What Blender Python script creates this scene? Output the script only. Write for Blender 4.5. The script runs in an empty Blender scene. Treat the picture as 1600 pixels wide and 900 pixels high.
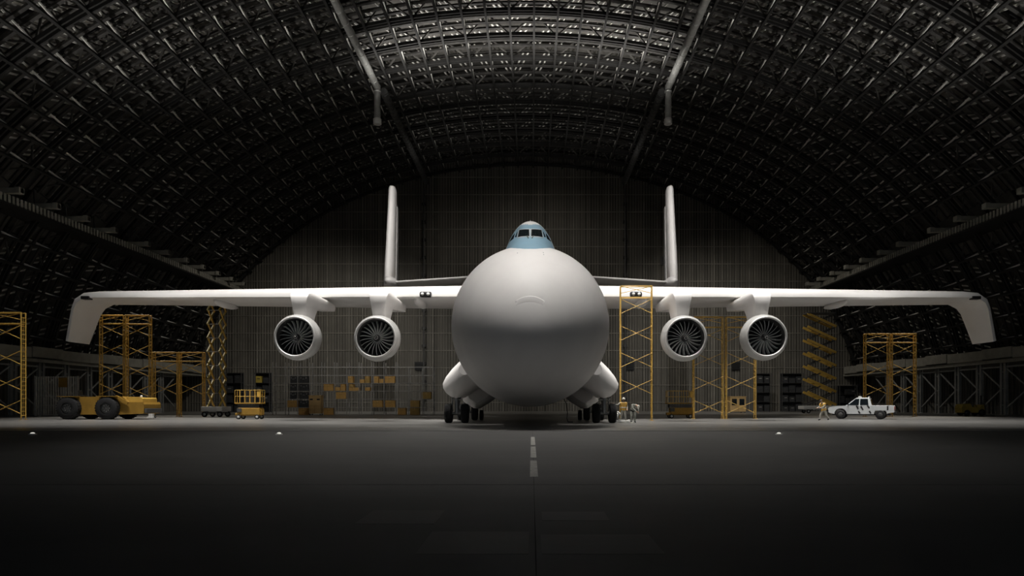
import bpy, bmesh, math, random
from math import sin, cos, pi, sqrt, radians
from mathutils import Vector, Matrix
from mathutils.bvhtree import BVHTree
random.seed(7)
SC = bpy.context.scene
COL = SC.collection

# ------------------------------------------------------------------ camera
FPX, VPX, VPY, CAMH = 1000.0, 831.0, 631.0, 1.35
cam_d = bpy.data.cameras.new('camera')
cam = bpy.data.objects.new('camera', cam_d)
COL.objects.link(cam)
cam.location = (0, 0, CAMH)
cam.rotation_euler = (pi / 2, 0, 0)
cam_d.sensor_width = 36
cam_d.lens = 36 * FPX / 1600
cam_d.shift_x = -(VPX - 800) / 1600
cam_d.shift_y = (VPY - 450) / 1600
cam_d.clip_end = 600
SC.camera = cam

def X(px, D):
    return (px - VPX) / FPX * D
def Z(py, D):
    return CAMH + (VPY - py) / FPX * D

# ------------------------------------------------------------------ materials
def mat(name, col, rough=.5, metal=0.0, spec=.5, coat=0.0, noise=0.0, nscale=2.0, stretch=(1, 1, 1), bump=0.0, emit=None):
    m = bpy.data.materials.new(name)
    m.use_nodes = True
    nt = m.node_tree
    b = nt.nodes['Principled BSDF']
    b.inputs['Base Color'].default_value = (*col, 1)
    b.inputs['Roughness'].default_value = rough
    b.inputs['Metallic'].default_value = metal
    b.inputs['Specular IOR Level'].default_value = spec
    b.inputs['Coat Weight'].default_value = coat
    b.inputs['Coat Roughness'].default_value = .12
    if emit:
        b.inputs['Emission Color'].default_value = (*emit[0], 1)
        b.inputs['Emission Strength'].default_value = emit[1]
    if noise:
        tc = nt.nodes.new('ShaderNodeTexCoord')
        mp = nt.nodes.new('ShaderNodeMapping')
        mp.inputs['Scale'].default_value = stretch
        nz = nt.nodes.new('ShaderNodeTexNoise')
        nz.inputs['Scale'].default_value = nscale
        nz.inputs['Detail'].default_value = 5
        rp = nt.nodes.new('ShaderNodeValToRGB')
        rp.color_ramp.elements[0].position = .3
        rp.color_ramp.elements[1].position = .7
        lo = [c * (1 - noise) for c in col]
        hi = [min(1, c * (1 + noise)) for c in col]
        rp.color_ramp.elements[0].color = (*lo, 1)
        rp.color_ramp.elements[1].color = (*hi, 1)
        nt.links.new(tc.outputs['Object'], mp.inputs['Vector'])
        nt.links.new(mp.outputs['Vector'], nz.inputs['Vector'])
        nt.links.new(nz.outputs['Fac'], rp.inputs['Fac'])
        nt.links.new(rp.outputs['Color'], b.inputs['Base Color'])
        if bump:
            bp = nt.nodes.new('ShaderNodeBump')
            bp.inputs['Strength'].default_value = bump
            bp.inputs['Distance'].default_value = .02
            nt.links.new(nz.outputs['Fac'], bp.inputs['Height'])
            nt.links.new(bp.outputs['Normal'], b.inputs['Normal'])
    return m

M = {}
M['white'] = mat('white_paint', (.80, .775, .755), .55, spec=.4, coat=0, noise=.035, nscale=.6)
M['wingwhite'] = mat('wing_white_paint', (.80, .78, .76), .62, spec=.35, noise=.03, nscale=.6)
M['slat'] = mat('slat_paint', (.55, .52, .46), .6, noise=.15)
M['framegrey'] = mat('window_frame_paint', (.60, .62, .63), .4)
M['blue'] = mat('pale_blue_paint', (.27, .43, .54), .35, coat=.3, noise=.05, nscale=1.2)
M['greypaint'] = mat('grey_paint', (.42, .41, .40), .4, noise=.06, nscale=1.5)
M['nacelle'] = mat('nacelle_paint', (.40, .395, .38), .33, coat=.4, noise=.05, nscale=1.2)
M['lip'] = mat('polished_lip', (.62, .61, .59), .42, metal=.35)
M['duct_dark'] = mat('intake_duct', (.05, .05, .05), .5)
M['blade'] = mat('fan_blade_metal', (.62, .62, .60), .4, metal=.1)
M['spinner'] = mat('spinner_dark', (.045, .045, .045), .4)
M['glassdark'] = mat('cockpit_glass', (.008, .012, .014), .06, spec=.6, coat=.4)
M['black'] = mat('black_plastic', (.012, .012, .012), .45)
M['rubber'] = mat('tyre_rubber', (.008, .008, .0085), .75, noise=.2, nscale=5)
M['hub'] = mat('wheel_hub', (.42, .42, .41), .4, metal=.3)
M['steel'] = mat('bare_steel', (.33, .33, .32), .35, metal=.7)
M['scaf'] = mat('yellow_scaffold_paint', (.58, .36, .075), .55, noise=.12, nscale=4)
M['yellow'] = mat('yellow_machine_paint', (.30, .165, .018), .65, noise=.12, nscale=2)
M['yellow2'] = mat('pale_yellow_paint', (.55, .34, .06), .6, noise=.1, nscale=2)
M['olive'] = mat('olive_yellow_paint', (.40, .30, .05), .5, noise=.12, nscale=2)
M['card'] = mat('brown_cardboard', (.52, .30, .085), .8, noise=.14, nscale=2.2)
M['card2'] = mat('dark_cardboard', (.40, .25, .07), .8, noise=.14, nscale=2.2)
M['tape'] = mat('parcel_tape', (.62, .42, .17), .4)
M['tan'] = mat('tan_panel', (.60, .40, .17), .6, noise=.1, nscale=2)
M['darkcase'] = mat('dark_case', (.03, .031, .032), .5, noise=.2, nscale=4)
M['darksteel'] = mat('dark_steel', (.07, .07, .068), .5, metal=.2, noise=.15, nscale=3)
M['rack'] = mat('rack_grey', (.34, .33, .31), .45, noise=.08)
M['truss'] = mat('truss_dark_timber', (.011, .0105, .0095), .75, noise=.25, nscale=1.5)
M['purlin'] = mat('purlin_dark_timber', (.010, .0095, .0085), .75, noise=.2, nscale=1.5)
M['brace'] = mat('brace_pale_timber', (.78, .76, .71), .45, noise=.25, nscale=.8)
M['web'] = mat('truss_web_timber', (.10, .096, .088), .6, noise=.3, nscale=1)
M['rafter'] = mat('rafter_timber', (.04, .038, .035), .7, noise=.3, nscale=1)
M['ledge'] = mat('catwalk_concrete', (.30, .29, .25), .8, noise=.15, nscale=1.2)
M['colsteel'] = mat('aisle_column_steel', (.36, .365, .355), .5, metal=.2, noise=.15, nscale=1)
M['duct'] = mat('galvanised_duct', (.36, .36, .34), .42, metal=.5, noise=.15, nscale=2)
M['truck'] = mat('truck_white_paint', (.62, .64, .64), .3, coat=.4, noise=.03)
M['bed'] = mat('truck_bed_liner', (.05, .05, .05), .7)
M['lamp_lens'] = mat('lamp_lens', (.85, .85, .82), .15)
M['lamp_emit'] = mat('lamp_lens_lit', (.9, .9, .85), .2, emit=((1, .95, .85), .7))
M['red'] = mat('red_lens', (.35, .02, .015), .3)
M['skin'] = mat('skin', (.50, .31, .21), .6)
M['hair'] = mat('hair', (.05, .035, .025), .6)
M['vest'] = mat('yellow_vest', (.72, .42, .09), .7, noise=.1, nscale=8)
M['band'] = mat('reflective_band', (.75, .74, .68), .4)
M['cloth'] = mat('pale_overalls', (.42, .40, .35), .8, noise=.12, nscale=8)
M['cloth2'] = mat('grey_overalls', (.33, .34, .30), .8, noise=.12, nscale=8)
M['boot'] = mat('boots', (.02, .02, .02), .6)
M['helmet'] = mat('helmet_white', (.70, .68, .60), .35)
M['paleplastic'] = mat('pale_plastic', (.62, .61, .58), .45)
M['line'] = mat('road_paint', (.42, .41, .38), .7, noise=.25, nscale=6)
M['groove'] = mat('groove', (.012, .012, .012), .9)

# ------------------------------------------------------------------ mesh builder
class MB:
    def __init__(s):
        s.v = []; s.f = []; s.m = []; s.cur = 0; s.sm = []; s.smooth = False
    def _add(s, vs, fs):
        b = len(s.v)
        s.v.extend([Vector(v) for v in vs])
        for f in fs:
            s.f.append([b + i for i in f]); s.m.append(s.cur); s.sm.append(s.smooth)
    def box(s, c, d, rot=None):
        c = Vector(c); h = [x / 2 for x in d]
        R = rot or Matrix.Identity(3)
        vs = [c + R @ Vector((sx * h[0], sy * h[1], sz * h[2])) for sx in (-1, 1) for sy in (-1, 1) for sz in (-1, 1)]
        s._add(vs, [(0, 1, 3, 2), (4, 6, 7, 5), (0, 4, 5, 1), (2, 3, 7, 6), (0, 2, 6, 4), (1, 5, 7, 3)])
        return s
    def bbox(s, x0, x1, y0, y1, z0, z1):
        return s.box(((x0 + x1) / 2, (y0 + y1) / 2, (z0 + z1) / 2), (x1 - x0, y1 - y0, z1 - z0))
    def bevbox(s, c, d, b=.03, rot=None):
        # box with chamfered edges
        bm = bmesh.new()
        bmesh.ops.create_cube(bm, size=1)
        for v in bm.verts:
            v.co = Vector((v.co.x * d[0], v.co.y * d[1], v.co.z * d[2]))
        bmesh.ops.bevel(bm, geom=bm.edges[:], offset=min(b, min(d) * .45), segments=2, affect='EDGES', profile=.5)
        R = rot or Matrix.Identity(3)
        bm.verts.index_update()
        s._add([Vector(c) + R @ v.co for v in bm.verts], [[v.index for v in f.verts] for f in bm.faces])
        bm.free()
        return s
    def bar(s, p, q, w, h=None, up=(0, 0, 1)):
        p = Vector(p); q = Vector(q); h = h or w
        d = q - p; L = d.length
        if L < 1e-6: return s
        d /= L
        u = Vector(up)
        if abs(d.dot(u)) > .98: u = Vector((1, 0, 0)) if abs(d.x) < .9 else Vector((0, 1, 0))
        a = d.cross(u).normalized(); b = a.cross(d).normalized()
        vs = []
        for e in (p, q):
            for sa, sb in ((-1, -1), (1, -1), (1, 1), (-1, 1)):
                vs.append(e + a * (sa * w / 2) + b * (sb * h / 2))
        s._add(vs, [(3, 2, 1, 0), (4, 5, 6, 7), (0, 1, 5, 4), (1, 2, 6, 5), (2, 3, 7, 6), (3, 0, 4, 7)])
        return s
    def tube(s, p, q, r, r2=None, n=10, cap=True):
        p = Vector(p); q = Vector(q); r2 = r if r2 is None else r2
        d = (q - p).normalized()
        u = Vector((0, 0, 1)) if abs(d.z) < .95 else Vector((1, 0, 0))
        a = d.cross(u).normalized(); b = d.cross(a).normalized()
        vs = []
        for e, rr in ((p, r), (q, r2)):
            for i in range(n):
                t = 2 * pi * i / n
                vs.append(e + a * (cos(t) * rr) + b * (sin(t) * rr))
        old = s.smooth; s.smooth = n > 8
        s._add(vs, [(i, i + n, (i + 1) % n + n, (i + 1) % n) for i in range(n)])
        s.smooth = old
        if cap:
            s._add(vs, [list(range(n)), list(range(2 * n - 1, n - 1, -1))])
        return s
    def path(s, pts, r, n=8):
        for a, b in zip(pts[:-1], pts[1:]): s.tube(a, b, r, n=n)
        return s
    def loft(s, secs, closed=True, cap0=True, cap1=True):
        n = len(secs[0]); b = len(s.v)
        for sec in secs: s.v.extend([Vector(p) for p in sec])
        m = n if closed else n - 1
        for k in range(len(secs) - 1):
            for i in range(m):
                j = (i + 1) % n
                s.f.append([b + k * n + i, b + k * n + j, b + (k + 1) * n + j, b + (k + 1) * n + i]); s.m.append(s.cur); s.sm.append(s.smooth)
        if cap0: s.f.append([b + i for i in range(n - 1, -1, -1)]); s.m.append(s.cur); s.sm.append(False)
        if cap1: s.f.append([b + (len(secs) - 1) * n + i for i in range(n)]); s.m.append(s.cur); s.sm.append(False)
        return s
    def lathe(s, prof, o, axis='y', n=32, cap0=False, cap1=False):
        """prof: (t, r) along the axis"""
        o = Vector(o); secs = []
        for t, r in prof:
            sec = []
            for i in range(n):
                a = 2 * pi * i / n
                if axis == 'y': sec.append(o + Vector((cos(a) * r, t, sin(a) * r)))
                elif axis == 'x': sec.append(o + Vector((t, cos(a) * r, sin(a) * r)))
                else: sec.append(o + Vector((cos(a) * r, sin(a) * r, t)))
            secs.append(sec)
        old = s.smooth; s.smooth = True
        s.loft(secs, True, cap0, cap1); s.smooth = old
        return s
    def ellipsoid(s, c, r, nu=16, nv=10, R=None):
        c = Vector(c); secs = []
        R = R or Matrix.Identity(3)
        for j in range(nv + 1):
            t = -pi / 2 + pi * j / nv
            ct = max(cos(t), .002)
            secs.append([c + R @ Vector((r[0] * ct * cos(2 * pi * i / nu), r[1] * ct * sin(2 * pi * i / nu), r[2] * sin(t))) for i in range(nu)])
        old = s.smooth; s.smooth = True
        s.loft(secs); s.smooth = old
        return s
    def prism(s, poly, axis, a, b, scale_b=None):
        """poly of 2D points; axis 'y': (x,z) extruded from y=a..b ; 'x': (y,z)"""
        def mk(p, t):
            return (p[0], t, p[1]) if axis == 'y' else ((t, p[0], p[1]) if axis == 'x' else (p[0], p[1], t))
        n = len(poly)
        vs = [mk(p, a) for p in poly] + [mk(p, b) for p in poly]
        s._add(vs, [(i, (i + 1) % n, (i + 1) % n + n, i + n) for i in range(n)] + [list(range(n - 1, -1, -1)), list(range(n, 2 * n))])
        return s
    def build(s, name, mats, parent=None, o=(0, 0, 0), fixn=True, merge=False):
        me = bpy.data.meshes.new(name)
        o = Vector(o)
        me.from_pydata([tuple(v - o) for v in s.v], [], s.f)
        if not isinstance(mats, (list, tuple)): mats = [mats]
        for m in mats: me.materials.append(M[m] if isinstance(m, str) else m)
        me.polygons.foreach_set('material_index', s.m)
        me.polygons.foreach_set('use_smooth', s.sm)
        if fixn or merge:
            bm = bmesh.new(); bm.from_mesh(me)
            if merge: bmesh.ops.remove_doubles(bm, verts=bm.verts[:], dist=.0008)
            bmesh.ops.recalc_face_normals(bm, faces=bm.faces[:])
            bm.to_mesh(me); bm.free()
        me.update()
        ob = bpy.data.objects.new(name, me)
        COL.objects.link(ob)
        if parent is not None: ob.parent = parent
        else: ob.location = o
        return ob

def tag(ob, label, cat, group=None, kind=None):
    ob['label'] = label; ob['category'] = cat
    if group: ob['group'] = group
    if kind: ob['kind'] = kind
    return ob
def thing(name, label, cat, loc=(0, 0, 0), rz=0.0, group=None, kind=None):
    o = bpy.data.objects.new(name, None); COL.objects.link(o)
    o.location = loc; o.rotation_euler = (0, 0, rz); o.empty_display_size = .2
    return tag(o, label, cat, group, kind)
def struct(ob, label, cat):
    ob['kind'] = 'structure'; ob['label'] = label; ob['category'] = cat
    return ob
# ------------------------------------------------------------------ hangar shell
AX, EA, EB = -1.15, 59.6, 42.8          # hangar axis, half width and rise of the arch
DW = 116.0                              # back wall
DT = [20, 25, 30, 35, 40, 45, 50, 55, 60, 65, 70, 74.7, 79.6, 86.4, 91.1, 96, 100.8, 105.6, 110.4, 115]

def arch_pts(off, step=None, n=None):
    ts = [pi * i / 2000 for i in range(2001)]
    p = [(EA * cos(t), EB * sin(t)) for t in ts]
    nrm = []
    for t in ts:
        v = Vector((cos(t) / EA, sin(t) / EB)).normalized(); nrm.append(v)
    L = [0]
    for a, b in zip(p[:-1], p[1:]): L.append(L[-1] + math.dist(a, b))
    out = []; k = 0
    for i in range(n + 1):
        s = L[-1] * i / n
        while k < 1999 and L[k + 1] < s: k += 1
        q = Vector(p[k]) + nrm[k] * off
        out.append((AX + q.x, CAMH + q.y))
    return out
NP = 61
AI, AP, AR, AM, AB, AO, AD = (arch_pts(o, n=NP) for o in (0.25, 0.1, 1.5, 2.1, 2.5, 2.8, 3.3))
KS = [k for k in range(NP + 1) if AI[k][1] > 6.0]
GAP = [k for k in KS if 20.5 < AI[k][1] < 24.8]      # the catwalks run through here

def stripe_mat(name, c1, c2, scale, axis, rough=.8, sharp=.5):
    """plank / board pattern: bands along one axis with random tone per board"""
    m = bpy.data.materials.new(name); m.use_nodes = True
    nt = m.node_tree; b = nt.nodes['Principled BSDF']; b.inputs['Roughness'].default_value = rough
    tc = nt.nodes.new('ShaderNodeTexCoord'); sp = nt.nodes.new('ShaderNodeSeparateXYZ')
    nt.links.new(tc.outputs['Object'], sp.inputs[0])
    mu = nt.nodes.new('ShaderNodeMath'); mu.operation = 'MULTIPLY'; mu.inputs[1].default_value = scale
    nt.links.new(sp.outputs[axis], mu.inputs[0])
    fl = nt.nodes.new('ShaderNodeMath'); fl.operation = 'FLOOR'; nt.links.new(mu.outputs[0], fl.inputs[0])
    wn = nt.nodes.new('ShaderNodeTexWhiteNoise'); wn.noise_dimensions = '1D'; nt.links.new(fl.outputs[0], wn.inputs['W'])
    nz = nt.nodes.new('ShaderNodeTexNoise'); nz.inputs['Scale'].default_value = .12; nz.inputs['Detail'].default_value = 4
    nt.links.new(tc.outputs['Object'], nz.inputs['Vector'])
    ad = nt.nodes.new('ShaderNodeMath'); ad.operation = 'MULTIPLY'
    nt.links.new(wn.outputs['Value'], ad.inputs[0]); nt.links.new(nz.outputs['Fac'], ad.inputs[1])
    ml = nt.nodes.new('ShaderNodeMath'); ml.operation = 'MULTIPLY'; ml.inputs[1].default_value = 1.6; ml.use_clamp = True
    nt.links.new(ad.outputs[0], ml.inputs[0])
    mx = nt.nodes.new('ShaderNodeMix'); mx.data_type = 'RGBA'
    mx.inputs['A'].default_value = (*c1, 1); mx.inputs['B'].default_value = (*c2, 1)
    nt.links.new(ml.outputs[0], mx.inputs['Factor']); nt.links.new(mx.outputs['Result'], b.inputs['Base Color'])
    return m
M['deck'] = stripe_mat('roof_boards', (.045, .042, .038), (.20, .19, .17), 1.15, 'Y')
M['cladding'] = stripe_mat('wall_cladding', (.045, .042, .034), (.12, .112, .095), 1.9, 'X', .7)
M['cladside'] = stripe_mat('side_cladding', (.06, .06, .056), (.2, .195, .18), 1.2, 'Y', .75)
M['batten'] = mat('wall_batten', (.21, .198, .17), .6, noise=.3, nscale=.5)

# roof boards
mb = MB()
th = .25
pts = AD
for k in range(len(pts) - 1):
    (x0, z0), (x1, z1) = pts[k], pts[k + 1]
    if min(z0, z1) < 5.0: continue
    mb._add([(x0, 18, z0), (x1, 18, z1), (x1, DW + 1, z1), (x0, DW + 1, z0),
             (x0 * 1.004, 18, z0 + th), (x1 * 1.004, 18, z1 + th), (x1 * 1.004, DW + 1, z1 + th), (x0 * 1.004, DW + 1, z0 + th)],
            [(0, 1, 2, 3), (7, 6, 5, 4), (0, 4, 5, 1), (3, 2, 6, 7)])
ceiling = mb.build('ceiling', 'deck', fixn=True)
struct(ceiling, 'dark boarded vault of the hangar roof over the lattice of timber arches', 'roof')

for D in DT:
    mb = MB()
    for k in KS[:-1]:
        for A, w, h, dy in ((AI, .36, .15, -.24), (AI, .36, .15, .24), (AO, .3, .2, 0)):
            mb.bar((A[k][0], D + dy, A[k][1]), (A[k + 1][0], D + dy, A[k + 1][1]), w, h, up=(0, 1, 0))
    mb.cur = 1
    for i, k in enumerate(KS):
        a, b = AI[k], AO[k]
        mb.bar((a[0], D, a[1]), (b[0], D, b[1]), .14, .16)
        if i < len(KS) - 1:
            k2 = KS[i + 1]
            if i % 2: mb.bar((a[0], D, a[1]), (AO[k2][0], D, AO[k2][1]), .12, .16)
            else: mb.bar((b[0], D, b[1]), (AI[k2][0], D, AI[k2][1]), .12, .16)
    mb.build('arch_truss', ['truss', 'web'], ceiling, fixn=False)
def lerp2(a, b, f): return (a[0] * (1 - f) + b[0] * f, a[1] * (1 - f) + b[1] * f)
for D0, D1 in zip(DT[:-1], DT[1:]):
    mb = MB()
    for i, k in enumerate(KS[:-1]):
        if k in GAP or KS[i + 1] in GAP: continue
        k2 = KS[i + 1]
        right = AM[k][0] + AM[k2][0] > 2 * AX
        out_, in_ = (AM[k], AM[k2]) if right else (AM[k2], AM[k])
        # doubled roof-plane diagonals running from the outer purlin inwards
        for f in (.0, .22):
            p = lerp2(out_, in_, .04 + f); q = lerp2(out_, in_, .74 + f)
            mb.bar((p[0], D0, p[1]), (q[0], D1, q[1]), .17, .12, up=(p[0] - AX, 0, p[1] - CAMH))
    for i, k in enumerate(KS):
        if k in GAP: continue
        a, b = AI[k], AB[k]
        # knee braces from the arch to the purlin above
        Dm = (D0 + D1) / 2
        mb.bar((a[0], D0, a[1]), (b[0], Dm, b[1]), .13, .15)
        mb.bar((a[0], D1, a[1]), (b[0], Dm, b[1]), .13, .15)
    mb.build('bay_bracing', ['brace'], ceiling, fixn=False)
    mb = MB()
    for j in range(4):
        Dm = D0 + (D1 - D0) * (j + .5) / 4
        for i, k in enumerate(KS[:-1]):
            if k in GAP and KS[i + 1] in GAP: continue
            k2 = KS[i + 1]
            mb.bar((AR[k][0], Dm, AR[k][1]), (AR[k2][0], Dm, AR[k2][1]), .2, .34, up=(0, 1, 0))
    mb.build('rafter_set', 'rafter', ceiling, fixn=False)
for k in KS:
    if k in GAP: continue
    mb = MB()
    for A, w, h in ((AP, .24, .5), (AB, .16, .3)):
        x, z = A[k]
        mb.bar((x, 18.5, z), (x, DW - .4, z), w, h, up=(x - AX, 0, (z - CAMH) * 1.9))
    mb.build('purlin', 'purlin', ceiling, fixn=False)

# back wall: panel following the arch, with rails and boards
mb = MB()
top = [(x, z) for x, z in AD if z > 8.5]
poly = [(61.9, 8.5)] + top + [(-64.2, 8.5), (-64.2, 0), (61.9, 0)]
mb.prism(poly, 'y', DW + .1, DW + .5)
mb.cur = 1
def roof_z(x):
    u = (x - AX) / (EA + 3.1)
    return CAMH + (EB + 3.1) * sqrt(max(0, 1 - u * u)) if abs(u) < 1 else 0
x = -62.5
i = 0
rnd = random.Random(3)
while x < 60.5:
    zt = max(roof_z(x), 8.3) if abs(x - AX) < 61.5 else 8.3
    big = i % 13 == 0
    w = .16 if big else rnd.choice([.05, .07, .07, .1])
    mb.bbox(x - w / 2, x + w / 2, DW - (.16 if big else .05), DW + .12, 0.0, zt - .15)
    x += .49; i += 1
for zz in [1.6 + 3.14 * q for q in range(14)]:
    u = sqrt(max(0, 1 - ((zz - CAMH) / (EB + 3.1)) ** 2)) * (EA + 3.1)
    if zz < 8.5: u = 61
    mb.bbox(AX - u + .3, AX + u - .3, DW - .04, DW + .1, zz - .05, zz + .05)
wall_back = mb.build('wall_back', ['cladding', 'batten'])
struct(wall_back, 'dark vertically ribbed end wall of the hangar filling the arch', 'wall')

# side aisle walls behind the columns
for side, nm in ((-1, 'left'), (1, 'right')):
    mb = MB()
    xw = AX + side * 62.5
    mb.bbox(min(xw, xw + side * .3), max(xw, xw + side * .3), 18, DW + .6, 0, 9.4)
    mb.cur = 1
    y = 40.0
    while y < DW:
        mb.bbox(xw - side * .06 - .05, xw - side * .06 + .05, y - .04, y + .04, 0, 8); y += .62
    struct(mb.build('wall_' + nm, ['cladside', 'batten']), 'dim ribbed aisle wall along the %s side of the hangar' % nm, 'wall')

# ------------------------------------------------------------------ floor
def floor_mat(name, c1, c2, rough_lo, rough_hi, nscale, stretch, spec):
    m = bpy.data.materials.new(name); m.use_nodes = True
    nt = m.node_tree; b = nt.nodes['Principled BSDF']
    tc = nt.nodes.new('ShaderNodeTexCoord'); mp = nt.nodes.new('ShaderNodeMapping'); mp.inputs['Scale'].default_value = stretch
    nt.links.new(tc.outputs['Object'], mp.inputs['Vector'])
    n1 = nt.nodes.new('ShaderNodeTexNoise'); n1.inputs['Scale'].default_value = nscale; n1.inputs['Detail'].default_value = 8; n1.inputs['Roughness'].default_value = .62
    nt.links.new(mp.outputs['Vector'], n1.inputs['Vector'])
    rp = nt.nodes.new('ShaderNodeValToRGB')
    rp.color_ramp.elements[0].position = .32; rp.color_ramp.elements[1].position = .7
    rp.color_ramp.elements[0].color = (*c1, 1); rp.color_ramp.elements[1].color = (*c2, 1)
    nt.links.new(n1.outputs['Fac'], rp.inputs['Fac']); nt.links.new(rp.outputs['Color'], b.inputs['Base Color'])
    mr = nt.nodes.new('ShaderNodeMapRange'); mr.inputs['To Min'].default_value = rough_lo; mr.inputs['To Max'].default_value = rough_hi
    nt.links.new(n1.outputs['Fac'], mr.inputs['Value']); nt.links.new(mr.outputs['Result'], b.inputs['Roughness'])
    b.inputs['Specular IOR Level'].default_value = spec
    return m
M['concrete'] = floor_mat('hangar_concrete', (.13, .127, .12), (.23, .225, .215), .22, .40, .35, (.25, 1.2, 1), .5)
M['asphalt'] = floor_mat('apron_asphalt', (.085, .083, .08), (.135, .132, .127), .50, .75, .5, (.5, 1.3, 1), .35)
DG = 32.3                                # door track across the floor
mb = MB(); mb.bbox(-64, 62, DG, DW + 1, -.3, 0)
struct(mb.build('floor', 'concrete'), 'smooth grey concrete hangar floor under the aircraft', 'floor')
mb = MB()
# apron cast in slabs, with open joints between them
xs = [-64, -30, -15, .035, 15, 30, 62]; ys = [-25, 0.8, 10.7, 31.9]
for a, b in zip(xs[:-1], xs[1:]):
    for c, d in zip(ys[:-1], ys[1:]):
        mb.bbox(a + .004, b - .004, c + .02, d - .02, -.3, 0)
mb.cur = 1
mb.bbox(-64, 62, -25, 32.3, -.45, -.05)
struct(mb.build('ground', ['asphalt', 'groove']), 'dark worn apron slabs in the foreground with joints between them', 'ground')
mb = MB()
mb.bbox(-64, 62, 31.92, 32.28, -.12, -.03); mb.bbox(-64, 62, 32.04, 32.1, -.05, .0)
struct(mb.build('trim_1', 'darksteel'), 'sunken dark door track running across the floor before the aircraft', 'track')
# painted marks
mb = MB()
for a, b in ((11.85, 15.2), (16.1, 20.2), (20.9, 26.0)):
    mb.bbox(-.035, .115, a, b, .0, .004)
struct(mb.build('trim_2', 'line'), 'pale dashed centre line painted on the dark apron', 'marking')
mb = MB()
mb.bbox(-46, 61, 37.3, 37.42, .0, .004)
struct(mb.build('trim_3', 'line'), 'thin pale line painted across the concrete floor', 'marking')
# repaired rectangles of the apron
mb = MB()
M['patch'] = floor_mat('apron_patch', (.12, .118, .11), (.17, .167, .16), .5, .7, .8, (.5, 1.2, 1), .4)
mb.bbox(-1.05, -.03, 5.75, 6.75, 0, .003); mb.bbox(.09, 1.2, 5.75, 6.6, 0, .003); mb.bbox(-2.0, -1.1, 7.2, 8.1, 0, .003); mb.bbox(.12, .9, 7.4, 8.0, 0, .003)
struct(mb.build('trim_4', 'patch'), 'faint paler repair patches on the dark apron near the camera', 'marking')

# ------------------------------------------------------------------ catwalks under the arch foot
for side, nm in ((-1, 'left'), (1, 'right')):
    t = thing('upper_catwalk', 'stepped pale upper catwalk climbing towards the viewer along the %s roof' % nm, 'catwalk', (AX + side * 51, 60, 22.5), 0, 'upper catwalks', 'structure')
    o = t.location.copy()
    mb = MB()
    xi = AX + side * 51.2
    mb.bbox(min(xi, xi + side * 3.2), max(xi, xi + side * 3.2), 38, DW - .2, 21.3, 21.6)
    mb.build('deck', 'truss', t, o)
    mb = MB()
    y = 38.0
    while y < DW - .5:
        mb.bbox(min(xi, xi + side * .07), max(xi, xi + side * .07), y, y + .3, 21.5, 22.3); y += .52
    mb.build('skirt', 'ledge', t, o)
    for D in DT[5:]:
        mb = MB()
        xt = AX + side * 50.0
        mb.bevbox((xt + side * 2.3, D - .75, 22.72), (4.6, .5, .55), .04)
        mb.bevbox((xt + side * .25, D - .8, 22.72), (.5, .7, .62), .04)
        mb.build('cross_beam', 'ledge', t, o)
    t = thing('lower_walkway', 'pale concrete walkway above the %s aisle columns' % nm, 'walkway', (AX + side * 57, 60, 6.6), 0, 'lower walkways', 'structure')
    o = t.location.copy()
    for j, (D0, D1) in enumerate(zip(DT[4:-1], DT[5:])):
        mb = MB()
        xi = AX + side * (57.2 - .12 * (j % 2))
        mb.bevbox((xi + side * 1.6, (D0 + D1) / 2, 7.35 + .12 * (j % 2)), (3.2, D1 - D0 - .03, 1.25), .06)
        mb.build('fascia_block', 'ledge', t, o)
    mb = MB()
    mb.bbox(min(xi + side * .3, xi + side * 5), max(xi + side * .3, xi + side * 5), 38, DW - .2, 6.3, 6.7)
    mb.build('deck', 'ledge', t, o)
    # columns
    cd = [44, 48.2, 52.4, 56.6, 60.8, 65, 69.2, 73.4, 77.6, 81.8, 86, 90.2, 94.4, 98.6, 102.8]
    for j, D in enumerate(cd):
        xc = AX + side * 58.4
        ct = thing('aisle_column', 'grey steel column pair of the %s aisle, one of a long row under the walkway' % nm, 'column', (xc, D, 0), 0, 'aisle columns on the %s' % nm, 'structure')
        for dx in (0, side * .0):
            pass
        for dy in (-.32, .32):
            m2 = MB()
            m2.bbox(-.16, .16, dy - .03, dy + .03, 0, 6.3); m2.bbox(-.16, -.12, dy - .16, dy + .16, 0, 6.3); m2.bbox(.12, .16, dy - .16, dy + .16, 0, 6.3)
            m2.bbox(-.25, .25, dy - .22, dy + .22, 0, .06)
            m2.build('post', 'colsteel', ct)
        m2 = MB()
        for zz in (1.2, 3.2, 5.2): m2.bbox(-.08, .08, -.3, .3, zz - .08, zz + .08)
        m2.build('batten_plate', 'colsteel', ct)
        for a, b in (((0, 3.7, 5.6), (0, .35, 3.3)), ((0, 3.7, .9), (0, .35, 3.1))):
            m2 = MB(); m2.bar(a, (b[0], b[1] + .1, b[2]), .14, .14); m2.build('diagonal_brace', 'colsteel', ct)
        m2 = MB(); m2.bar((0, .4, 5.85), (0, 3.85, 5.85), .14, .2); m2.build('tie_beam', 'colsteel', ct)

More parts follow.
